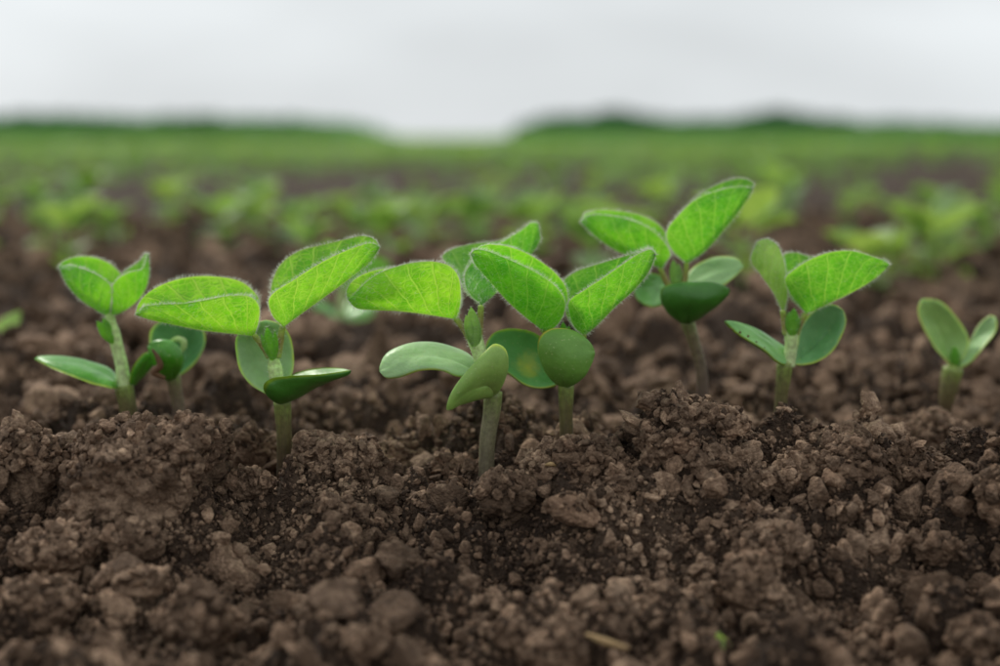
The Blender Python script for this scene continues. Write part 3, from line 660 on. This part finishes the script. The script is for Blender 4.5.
# --- seedling 3
Y = .3405; e, b = seedling(285, 461, Y, 'seedling with two bright folded leaves, one level and one rising, left of centre')
tube(e, 'stem', wp([(285, 474), (285, 461), (284, 430), (282, 400)], Y), [R_(17, Y), R_(17, Y), R_(16, Y), R_(18, Y)], HYP, b, seed=7)
tube(e, 'shoot', wp([(281, 404), (278, 385), (274.5, 365), (273, 353)], Y), [R_(15, Y), R_(14, Y), R_(15, Y), R_(9, Y)], EPI, b, hair=320, seed=8)
tube(e, 'petiole', wp([(270, 357), (263, 346), (254, 335)], Y), [R_(8, Y), R_(7, Y), R_(5.5, Y)], PET, b, seed=9, hair=60)
tube(e, 'petiole', wp([(277, 357), (280, 341), (283, 326)], Y), [R_(9, Y), R_(7.5, Y), R_(6, Y)], PET, b, seed=10, hair=60)
bud(e, Y, b, [(272, 360, 267, 327, 5.5, -3), (274, 360, 275, 331, 4, -2), (271, 358, 261, 334, 3.5, -2)], 11)
leaf(e, Y, b, [(254, 336), (230, 333.5), (200, 330), (170, 324), (147.5, 319), (135, 314.5)], [(258.5, 322), (258.5, 305), (252, 298), (230, 296), (207.5, 299.8), (185, 303.5), (155, 305), (141, 308)], [(259, 299), (252.5, 290), (242, 282.5), (215, 277), (185, 278), (162.5, 284.8), (144.5, 296), (137, 306)], 1, -6, 9, .09, LEAFY, seed=3)
leaf(e, Y, b, [(283.4, 327), (297, 317), (322, 299), (349, 279), (372.6, 259), (380, 247)], [(276, 321), (270, 309.7), (269, 299), (274, 292), (295, 279), (313, 267.4), (331, 257.5), (354.6, 247.5), (372.6, 243.5)], [(272, 300), (271, 290), (274.3, 277.3), (282.4, 263), (298.7, 251), (322, 244.8), (349, 238.5), (363.6, 236), (376, 240)], 2, -6, 8, .09, LEAFY, seed=4)
cot(e, Y, b, [(278, 398), (270, 370), (267, 345), (266, 320)], [(262, 392), (250, 384), (240, 371), (236.4, 355), (236.4, 338), (247, 326)], [(287, 385), (293, 372), (294, 356), (290, 336), (280, 324)], 5, 1, 1, dmid=5, bulge=.04, mat=COTP, seed=5)
cot(e, Y, b, [(281, 401), (298, 395), (318, 385), (336, 377), (351.5, 370.5)], [(271, 398, -3), (264, 392, -5), (264, 384, -6), (271, 379, -5), (285, 376.5, -4), (305, 375, -3), (330, 373, -2)], [(284, 385, 2), (290, 376, 4), (305, 370, 5), (325, 367.5, 4), (343, 368.5, 1)], -4, -3, 5, dmid=-1, bulge=.12, mat=COTD, seed=6, thick=.0014)
# --- seedling 4
Y = .336; e, b = seedling(486, 468, Y, 'grey-stemmed seedling with pale flat seed leaf at left and folded olive one in front')
tube(e, 'stem', wp([(485, 486), (486, 468), (488, 437), (492, 410), (493, 392)], Y), [R_(15, Y), R_(16, Y), R_(16, Y), R_(17, Y), R_(19, Y)], HYPG, b, seed=12)
tube(e, 'shoot', wp([(491, 396), (486, 375), (479, 352), (474, 336), (471, 326)], Y), [R_(16, Y), R_(13, Y), R_(15, Y), R_(16, Y), R_(12, Y)], EPI, b, hair=420, seed=13)
tube(e, 'petiole', wp([(470, 338), (464.6, 329), (455.5, 318.5)], Y), [R_(9, Y), R_(7, Y), R_(5.5, Y)], PET, b, seed=14, hair=80)
tube(e, 'petiole', wp([(478, 342), (480, 322), (481, 306)], Y + .001), [R_(9, Y), R_(7, Y), R_(6, Y)], PET, b, seed=15, hair=80)
bud(e, Y, b, [(476, 350, 471, 307, 7.5, -2), (473, 345, 466, 315, 5, -3), (478, 345, 476, 314, 4, -1)], 16, 320, LEAFP)
leaf(e, Y, b, [(455, 319), (430, 315), (400, 311.3), (370, 309.8), (356, 308), (348, 300)], [(459.4, 307), (460.5, 292.6), (458.6, 277.5), (451, 267), (436, 261.8), (415, 262.5), (397, 266.3), (382, 271.5), (367, 280.5), (356.5, 291)], [(461, 300), (459, 285), (448, 272), (425, 267), (400, 268), (382, 269), (368, 272.5), (355, 279.5), (348, 289)], 3, -6, 9, .09, LEAFY, seed=5)
leaf(e, Y + .002, b, [(481, 306), (497, 292, 8), (518, 270, 18), (531, 255, 22), (540, 240, 24), (538.5, 224, 24)], [(469, 294, 2), (465, 280, 6), (467, 268.6, 10), (476, 259, 13), (492, 249, 16), (508, 239, 19), (520, 231.5, 21), (531, 223.5, 22)], [(467, 295, 3), (458, 278, 7), (442, 257, 12), (450, 251.5, 15), (469, 246, 19), (504, 239.5, 22), (523, 228, 24), (533, 221.5, 24)], 2, -1, 6, .07, LEAF, seed=6)
cot(e, Y, b, [(478, 376), (455, 365), (425, 358), (400, 360), (379, 371)], [(472, 358), (454, 348), (428.7, 343), (403, 345.7), (387, 354)], [(457, 377), (441, 371), (421, 371), (398, 378), (386, 378)], -2, 9, -4, bulge=.08, mat=COTP, inner='flip', seed=7, thick=.0016)
cot(e, Y, b, [(493, 396), (487, 384), (470, 388), (446.5, 409.5)], [(500, 388), (506, 375), (509, 361), (505, 348), (495, 343.5), (484, 352), (467, 372), (453, 391)], [(485, 398), (470, 401), (456, 405)], -8, -5, -2, dmid=-5, bulge=.12, mat=COTO, seed=8, thick=.0018)
# --- seedling 5
Y = .343; e, b = seedling(567, 446, Y, 'seedling with shield-like green seed leaf facing front under a V of leaves')
tube(e, 'stem', wp([(567, 462), (567, 446), (566, 415), (566, 384)], Y), [R_(15, Y), R_(14, Y), R_(14, Y), R_(16, Y)], HYP, b, seed=17)
tube(e, 'shoot', wp([(566, 388), (566, 365), (564, 350), (563, 342)], Y), [R_(13, Y), R_(12, Y), R_(11, Y), R_(8, Y)], EPI, b, hair=160, seed=18)
tube(e, 'petiole', wp([(562, 348), (552, 338), (542, 329)], Y), [R_(8, Y), R_(7, Y), R_(6, Y)], PET, b, seed=19)
tube(e, 'petiole', wp([(566, 348), (576, 342), (585, 335)], Y), [R_(8, Y), R_(7, Y), R_(6, Y)], PET, b, seed=20)
bud(e, Y, b, [(564, 348, 563, 322, 5, 1), (565, 346, 569, 326, 4, 1)], 21)
leaf(e, Y, b, [(542, 330), (527.7, 319), (508, 301.8), (488.6, 280), (475, 264), (470.5, 254)], [(555, 325), (563.8, 311.6), (564.8, 301.8), (559, 290), (539.4, 274.5), (519.8, 264.7), (502, 256.9), (484.7, 250.5), (475, 250)], [(563, 312), (567.5, 300), (566, 288), (558, 276), (539.4, 261), (518, 250), (498.4, 245.5), (480.8, 246)], -9, -4, 5, .09, LEAF, seed=7)
leaf(e, Y, b, [(584.5, 336), (597, 325.4), (614.8, 307.4), (634.6, 289.4), (649, 271.4), (656, 255)], [(575, 328), (570, 316.4), (569, 302), (586, 289.4), (604, 277.7), (622, 265), (640, 253.4), (652, 249.8)], [(567, 315), (564, 298), (563, 282), (573.4, 273), (595, 265), (622, 257), (637, 252.5), (650, 249)], 0, -6, 7, .09, LEAFP if False else LEAF, seed=8)
cot(e, Y, b, [(558, 384), (532, 370), (508, 358), (484, 352)], [(556, 360), (547, 343), (535, 333), (520, 329), (505, 329), (492, 334)], [(553.6, 386), (537, 388), (522, 384), (509, 374), (495, 362)], 3, 5, -1, dmid=6, bulge=.10, mat=COTY, seed=9)
cot(e, Y, b, [(565, 387), (566, 365), (578, 352), (594.5, 351)], [(552, 379), (542, 366), (538, 350), (540, 337), (549, 329.5), (561, 328), (573, 330), (585, 338)], [(574, 384), (584, 377), (591, 364)], -4, -3, -3, dmid=-6, bulge=.07, mat=cot_mat('seed_leaf_shield', (.25, .45, .12), (.15, .34, .05), rim=(.62, .60, .05), rough=.5), seed=10, thick=.0018)
# --- seedling 6
Y = .372; e, b = seedling(703, 411, Y, 'tallest seedling with purplish stem and a raised leaf reaching highest of all')
tube(e, 'stem', wp([(704, 424), (703, 400), (701, 368), (694, 342), (687, 320)], Y), [R_(15, Y), R_(13, Y), R_(12, Y), R_(12, Y), R_(14, Y)], HYPP, b, seed=22)
tube(e, 'shoot', wp([(688, 322), (684, 304), (679, 288), (676, 278)], Y), [R_(12, Y), R_(11, Y), R_(11, Y), R_(8, Y)], EPI, b, hair=120, seed=23)
tube(e, 'petiole', wp([(672, 290), (666, 281), (660, 268)], Y), [R_(8, Y), R_(6, Y), R_(5, Y)], PET, b, seed=24)
tube(e, 'petiole', wp([(681, 290), (685, 278), (686.5, 263)], Y), [R_(8, Y), R_(6, Y), R_(5, Y)], PET, b, seed=25)
bud(e, Y, b, [(677, 290, 673, 260, 5.5, -1), (678, 288, 679, 264, 4, -1)], 26, 120, LEAFP)
leaf(e, Y, b, [(686.5, 264), (704.5, 251.7), (726, 227.7), (743, 206), (753.8, 188)], [(673.3, 251.7), (667.3, 239.7), (667.3, 230), (678, 215.6), (697.3, 198.8), (719, 190.4), (738, 186.8)], [(668, 240), (668, 230), (675.7, 220), (690, 203), (709, 189), (728.5, 180.8), (743, 179), (751, 182)], 2, -6, 6, .09, LEAF, seed=9, hair=.8)
leaf(e, Y, b, [(661, 268.5), (640, 259), (618, 251.7), (594, 235), (579.6, 221)], [(670, 254), (666, 244.5), (651.7, 230), (630, 220.4), (606, 215.6), (588, 216)], [(671, 245), (667, 235), (660, 226), (642, 216), (618, 211), (594, 211), (583, 215)], 4, -5, 7, .09, LEAF, seed=10, hair=.8)
cot(e, Y, b, [(684, 290), (705, 281), (725, 273), (744, 266.5)], [(690, 271), (709, 259), (724, 256), (738, 259)], [(695, 291), (715, 289), (729, 282), (739, 273)], 5, 6, -1, dmid=2, bulge=.06, mat=COTP, seed=11)
cot(e, Y, b, [(674, 292), (658, 288), (645, 287), (633, 288)], [(662, 276), (648, 273), (637, 279)], [(665, 304), (650, 307), (637, 300)], 12, 4, 0, dmid=4, bulge=.06, mat=COTG, seed=12)
cot(e, Y, b, [(687, 323), (690, 307), (707, 297), (730, 290)], [(677, 320), (665, 310), (660, 298), (663, 287), (676, 283), (695, 281.7), (714, 283)], [(696, 320), (707, 313), (721, 302)], -6, -2, -2, dmid=-6, bulge=.12, mat=COTD, seed=13)
# --- seedling 7
Y = .357; e, b = seedling(779.5, 428, Y, 'seedling right of the tallest, big folded leaf with a round seed leaf below it')
tube(e, 'stem', wp([(779, 442), (779.5, 428), (781, 402), (785, 362)], Y), [R_(15, Y), R_(14, Y), R_(13, Y), R_(17, Y)], HYP, b, seed=27)
tube(e, 'shoot', wp([(788, 366), (791, 345), (791, 330), (790, 318)], Y), [R_(14, Y), R_(12, Y), R_(14, Y), R_(9, Y)], EPI, b, hair=280, seed=28)
tube(e, 'petiole', wp([(795, 334), (799, 325), (805, 314)], Y), [R_(9, Y), R_(7, Y), R_(5.5, Y)], PET, b, seed=29, hair=60)
tube(e, 'petiole', wp([(787, 334), (785, 323), (783, 311)], Y), [R_(9, Y), R_(7, Y), R_(6, Y)], PET, b, seed=30, hair=60)
bud(e, Y, b, [(792, 338, 794, 308, 6.5, -2), (789, 334, 789, 312, 4.5, -1), (794, 336, 800, 318, 3, -2)], 31, 200)
leaf(e, Y, b, [(805.4, 314.5), (830, 303), (852.7, 292), (875, 278.5), (889, 266)], [(799, 306.6), (789.6, 293), (785.5, 279), (794, 270.6), (812, 259.3), (830, 252.5), (852.7, 251), (870.7, 256), (884, 262)], [(790, 297), (784, 272), (784, 255), (796, 252.5), (808, 256), (830, 258), (855, 257), (875, 259), (886, 260)], 0, -6, 9, .08, LEAF, seed=11)
leaf(e, Y + .002, b, [(783, 313), (774, 293), (761, 275), (751, 259), (756, 244)], [(787, 298), (786, 278), (783, 259), (776, 244), (766, 238.6)], [(784, 298), (779, 280), (768, 258), (760, 244)], 2, -2, 6, .08, LEAFP, seed=12)
cot(e, Y, b, [(792, 366), (779, 354), (761, 340), (742, 328), (724, 321.4)], [(800, 361), (780, 343.5), (763, 332), (743, 324)], [(782, 364), (763, 350), (738, 334.5)], -3, 4, -4, bulge=.06, mat=COTG, seed=14, thick=.0014)
cot(e, Y, b, [(793, 364), (811, 349), (829, 330), (843, 310)], [(796, 345), (800, 328), (810, 314), (826, 305), (836, 305)], [(803, 365), (817, 362), (832, 352), (842, 336), (846, 320)], 5, 0, 0, dmid=5, bulge=.05, mat=cot_mat('seed_leaf_b', (.17, .40, .15), (.06, .2, .03)), seed=15)
for k, (x, y) in enumerate([(740, 333), (748, 337), (756, 343), (764, 349), (731, 330)]):
    v, f = clod_shape(60 + k, 2, (.00035, .0003, .0003), 0)
    mesh_obj('soil_speck', v + np.array(at(x, y - 1, Y - .0045)) - np.array(b), f, BROWN, e)
# --- seedling 8
Y = .392; e, b = seedling(946, 404, Y, 'small soft-focus seedling at the far right with two upright pale seed leaves only')
tube(e, 'stem', wp([(946, 418), (946, 404), (949, 388), (953, 368)], Y), [R_(10, Y), R_(12, Y), R_(18, Y), R_(20, Y)], HYP, b, seed=32)
cot(e, Y, b, [(954, 368), (945, 345), (933, 320), (921.4, 299.3)], [(945, 358), (934, 346), (924, 329), (918, 309)], [(965, 355), (969, 341), (957, 318), (938, 300)], 2, 1, 1, dmid=4, bulge=.05, mat=cot_mat('seed_leaf_c', (.30, .50, .14), (.1, .28, .05)), seed=16)
cot(e, Y, b, [(958, 368), (970, 350), (985, 332), (996, 318)], [(960, 358), (969, 343), (981, 322), (991, 315.5)], [(970, 362), (984, 346), (996, 329)], -3, 4, -3, dmid=3, bulge=.1, mat=COTP, seed=17)
bud(e, Y, b, [(956, 368, 954, 346, 5, 0)], 33, 0)
# --- seedling 9, soft, behind the gap
Y = .58; e, b = seedling(340, 345, Y, 'out-of-focus seedling farther back, seen between the rising leaf and the flat-topped leaf', 'soybean seedlings in the front row')
tube(e, 'stem', wp([(340, 360), (340, 345), (340, 318)], Y), [R_(11, Y), R_(9, Y), R_(9, Y)], HYP, b, seed=34)
tube(e, 'shoot', wp([(340, 320), (342, 300), (343, 285)], Y), [R_(9, Y), R_(8, Y), R_(7, Y)], EPI, b, seed=35)
leaf(e, Y, b, [(343, 287), (334, 270), (324, 240)], [(330, 278), (318, 255)], [(343, 268), (337, 245)], 4, 0, 6, .05, LEAF, 20, 5, 0, 13)
leaf(e, Y, b, [(344, 287), (362, 280), (392, 262)], [(350, 272), (372, 256)], [(350, 290), (378, 284)], 4, 5, -3, .05, LEAF, 20, 5, 0, 14)
cot(e, Y, b, [(338, 319), (326, 310), (312, 305)], [(328, 303), (318, 300)], [(330, 317), (318, 314)], 0, 4, -4, mat=COTG, nu=14, nv=4)
cot(e, Y, b, [(342, 319), (355, 312), (378, 306)], [(350, 300), (366, 298)], [(352, 321), (370, 318)], 0, 5, -4, mat=COTG, nu=14, nv=4)
# --- seedling 10, mostly out of the frame on the left
Y = .49; e, b = seedling(-16, 372, Y, 'blurred leaf tip of a seedling reaching in at the left edge', 'soybean seedlings in the front row')
tube(e, 'stem', wp([(-16, 388), (-16, 372), (-14, 350)], Y), [R_(12, Y), R_(11, Y), R_(10, Y)], HYP, b, seed=36)
leaf(e, Y, b, [(-14, 356), (2, 338), (21, 310)], [(-12, 336), (2, 318)], [(-2, 356), (14, 336)], 0, 3, -3, .05, LEAFP, 20, 5, 0, 15)
leaf(e, Y, b, [(-16, 352), (-34, 340), (-56, 330)], [(-28, 326), (-44, 320)], [(-26, 354), (-44, 348)], 2, 3, -3, .05, LEAFP, 20, 5, 0, 16)
# --- tiny shoot and straw low in the picture
Ys = ray_ground(723, 646) - .012; p0 = at(723, 648, Ys); e = empty('weed_shoot', p0); tag(e, 'tiny green shoot just breaking the soil below the upright dark clod', 'shoot'); b = tuple(p0)
tube(e, 'stem', wp([(726, 654), (724, 646), (722, 640)], Ys), [R_(6, Ys), R_(6, Ys), R_(5, Ys)], EPI, b)
leaf(e, Ys, b, [(723, 646), (720, 640), (717, 633)], [(717, 642), (715, 636)], [(727, 643), (723, 636)], 0, 2, -1, .05, LEAFP, 12, 4, 0, 21)
leaf(e, Ys, b, [(724, 646), (727, 641), (729, 638)], [(725, 641)], [(729, 642)], 0, 2, -1, .05, LEAFP, 12, 4, 0, 22)
Ys = ray_ground(602, 642) - .004
v = [];  w0 = at(584, 632, Ys); w1 = at(628, 652, Ys)
o = tube(None, 'straw_piece', [at(586, 634, Ys)[:], at(604, 641, Ys - .001)[:], at(628, 648, Ys - .001)[:]], [R_(4, Ys), R_(9, Ys), R_(4, Ys)], STRAW, (0, 0, 0), seg=8, n=10)
tag(o, 'short pale piece of straw lying right of the large smooth clod at the bottom', 'straw')
o = tube(None, 'straw_piece', [at(545, 465, .313)[:], at(551, 464, .312)[:], at(556, 466, .313)[:]], [.0002, .0006, .0002], STRAW, (0, 0, 0), seg=8, n=8)
tag(o, 'tiny ochre flake of straw on top of the big domed clod', 'straw')
# ---------------------------------------------------------------- rows behind
def simple_leaf(a, b, w, lift, nu=6):
    """low leaf: a to b with half width w, both halves raised by lift; returns verts, faces, uv"""
    a = np.array(a, float); b = np.array(b, float); T = nrm(b - a); S = nrm(np.cross(T, [0, 0, 1.])); Nn = np.cross(S, T)
    V = []; UV = []
    for i in range(nu):
        u = i / (nu - 1); c = a + (b - a) * u + np.array([0, 0, 1]) * np.sin(np.pi * u) * .08 * np.linalg.norm(b - a)
        ww = w * (math.sin(math.pi * min(1, u ** .75)) ** .8 if 0 < u < 1 else .03)
        for s in (-1, 0, 1): V.append(c + S * s * ww + Nn * abs(s) * ww * lift); UV.append((u, abs(s)))
    f = [[i * 3 + j, i * 3 + j + 1, i * 3 + j + 4, i * 3 + j + 3] for i in range(nu - 1) for j in (0, 1)]
    return np.array(V), f, np.array(UV)
def row_plant_mesh(seed, big=1.0, nu=6):
    r = np.random.default_rng(seed); V = []; Fq = []; UV = []; off = 0
    H_ = .034 * big; seg = 5; th = np.linspace(0, 2 * np.pi, seg, endpoint=False)
    for z, rad in ((-.012, .0018), (H_, .0014)): V.append(np.stack([np.cos(th) * rad, np.sin(th) * rad, np.full(seg, z)], 1)); UV.append(np.full((seg, 2), .02))
    Fq += [[j, (j + 1) % seg, seg + (j + 1) % seg, seg + j] for j in range(seg)]; off = 2 * seg
    sp = [(0.2, .020, .010, 2, .25), (0.5, .022, .011, 2, .1), (.85, .030, .014, 2, .5), (1.0, .030, .012, 3, .6)]
    for hz, ln, w, cnt, el in sp:
        a0 = r.uniform(0, 6.28)
        for k in range(cnt):
            a = a0 + k * 6.283 / cnt + r.uniform(-.3, .3); e_ = el + r.uniform(-.25, .25); l_ = ln * r.uniform(.85, 1.2) * big
            p = np.array([0, 0, H_ * hz]); st = p + np.array([math.cos(a), math.sin(a), .5]) * .005 * big; q = st + np.array([math.cos(a) * math.cos(e_), math.sin(a) * math.cos(e_), math.sin(e_)]) * l_
            v, f, uv = simple_leaf(st, q, w * r.uniform(1.1, 1.4) * big, r.uniform(.1, .6), nu)
            V.append(v); UV.append(uv); Fq += [[x + off for x in g] for g in f]; off += len(v)
    return np.concatenate(V), Fq, np.concatenate(UV)
RPM = [row_plant_mesh(k, 1.0 + .12 * (k % 3)) for k in range(8)]
rows = []; y = .93
while y < 42: rows.append(y); y += .36 if y < 12 else .5
cand = []
for ri, ry in enumerate(rows):
    x = -.47 * ry - .3; lim = .47 * ry + .3
    while x < lim:
        x += float(rng.uniform(.016, .040)) if ry < 8 else float(rng.uniform(.06, .13))
        gap = vnoise(np.array([[x * 2.3, ri * 1.7]]), 9)[0] + (.5 * vnoise(np.array([[x * .5, ry * .35]]), 19)[0] if ry > 1.6 else 0)
        if gap < -.22 - (.1 if ry < 1.3 else 0) - (.5 if ry > 9 else 0): continue
        cand.append((x, ry + float(rng.normal(0, .13)), abs(x) / ry))
cand.sort(key=lambda c: c[1] + (5 if c[2] > .40 else 0))
near = cand[:280]; far = cand[280:]
meshes = []
for k, (v, f, uv) in enumerate(RPM):
    o = mesh_obj('row_seedling', v, f, FARLEAF, uv=uv); meshes.append(o)
meshes2 = [mesh_obj('row_seedling', v, f, FARLEAF2, uv=uv) for v, f, uv in RPM]; k2_ = 0
near.sort(key=lambda c: c[1]); nx = np.array([c[0] for c in near]); ny = np.array([c[1] for c in near]); nz = height(nx, ny)
for k, (x, y, _) in enumerate(near):
    if y < 1.75:
        o = meshes[k % 8] if k < 8 else meshes[k % 8].copy()
        if k >= 8: sc.collection.objects.link(o)
    else:
        o = meshes2[k2_ % 8] if k2_ < 8 else meshes2[k2_ % 8].copy()
        if k2_ >= 8: sc.collection.objects.link(o)
        k2_ += 1
    s = float(rng.uniform(.48, .76)) * (1.05 if y < 1.25 else .86)
    o.location = (x, y, float(nz[k])); o.scale = (s, s, s); o.rotation_euler = (0, 0, float(rng.uniform(0, 6.28)))
    tag(o, 'blurred young soybean plant in the crop rows behind the front seedlings', 'seedling', 'soybean plants in the blurred rows behind')
fx = np.array([c[0] for c in far]); fy = np.array([c[1] for c in far]); fz = height(fx, fy); n = len(fx)
fr_ = np.zeros((n, 3)); fr_[:, 2] = rng.uniform(0, 6.28, n); fs = rng.uniform(.7, 1.1, (n, 1)) * (1 + .5 * sstep(8, 25, fy))[:, None] * np.ones((1, 3))
scatter('distant_crop_rows', [row_plant_mesh(50 + k, 1.1, 4) for k in range(5)], np.stack([fx, fy, fz], 1), fr_, fs, rng.integers(0, 5, n), FARLEAF2,
        'young green crop plants covering the field out to the horizon', 'crop')
# ---------------------------------------------------------------- far belts
def leafclump(n, seed, r=1.0):
    q = np.random.default_rng(seed); d = nrm(q.normal(size=(n, 3))); rad = q.random((n, 1)) ** .4 * r; c = d * rad
    t = nrm(q.normal(size=(n, 3))); s = nrm(np.cross(t, q.normal(size=(n, 3)))); w = q.uniform(.10, .2, (n, 1)) * r
    V = np.stack([c - t * w, c + s * w * .7, c + t * w, c - s * w * .7], 1).reshape(-1, 3); k = np.arange(n) * 4
    return V, np.stack([k, k + 1, k + 2, k + 3], 1), None
def belt(name, x0, x1, y0, y1, hfun, n, rad, mat, label, cat, seed):
    q = np.random.default_rng(seed); X = q.uniform(x0, x1, n); Y_ = q.uniform(y0, y1, n); top = hfun(X)
    Z_ = q.random(n) ** .7 * top; r_ = rad * q.uniform(.6, 1.4, n)
    g = height(X, Y_)
    scatter(name, [leafclump(160, seed + k) for k in range(4)], np.stack([X, Y_, Z_ + g], 1), q.uniform(0, 6.28, (n, 3)), r_[:, None] * np.ones((1, 3)), q.integers(0, 4, n), mat, label, cat, smooth_=False)
def px_to_x(px, Y): return (px - 500) / F * Y
D1 = 26; k1 = D1 / F
belt('tall_crop_block', px_to_x(-420, D1), px_to_x(372, D1), D1 - 1, D1 + 8, lambda x: 17.0 * k1 * sstep(378, 325, 500 + x / D1 * F), 5200, .10, CROP, 'block of taller green crop at the far edge of the field on the left', 'crop', 61)
belt('tall_crop_block', px_to_x(500, D1), px_to_x(1450, D1), D1 - 1, D1 + 8, lambda x: 13.0 * k1 * sstep(498, 550, 500 + x / D1 * F), 5600, .10, CROP, 'long strip of taller green crop at the far edge of the field on the right', 'crop', 62)
D2 = 300; k2 = D2 / F
def h_left(x): px = 500 + x / D2 * F; return np.interp(px, [-400, 0, 60, 120, 200, 300, 360], [19, 21, 22, 18, 20, 18, 10]) * k2
def h_right(x):
    px = 500 + x / D2 * F; return np.interp(px, [515, 545, 590, 615, 640, 680, 740, 775, 810, 870, 920, 1000, 1400], [8, 20, 21, 28, 22, 17, 18, 27, 20, 16, 15, 11, 10]) * k2
belt('distant_wood', px_to_x(-420, D2), px_to_x(358, D2), D2 - 5, D2 + 20, h_left, 2600, 1.0, WOOD, 'dark tree line on the horizon at the left', 'wood', 63)
belt('distant_wood', px_to_x(515, D2), px_to_x(1450, D2), D2 - 5, D2 + 20, h_right, 3200, 1.0, WOOD, 'dark tree line on the horizon at the right with two taller crowns', 'wood', 64)
for o in bpy.data.objects:
    if o.name.startswith('Cube'): bpy.data.objects.remove(o)
print('objects', len(bpy.data.objects))
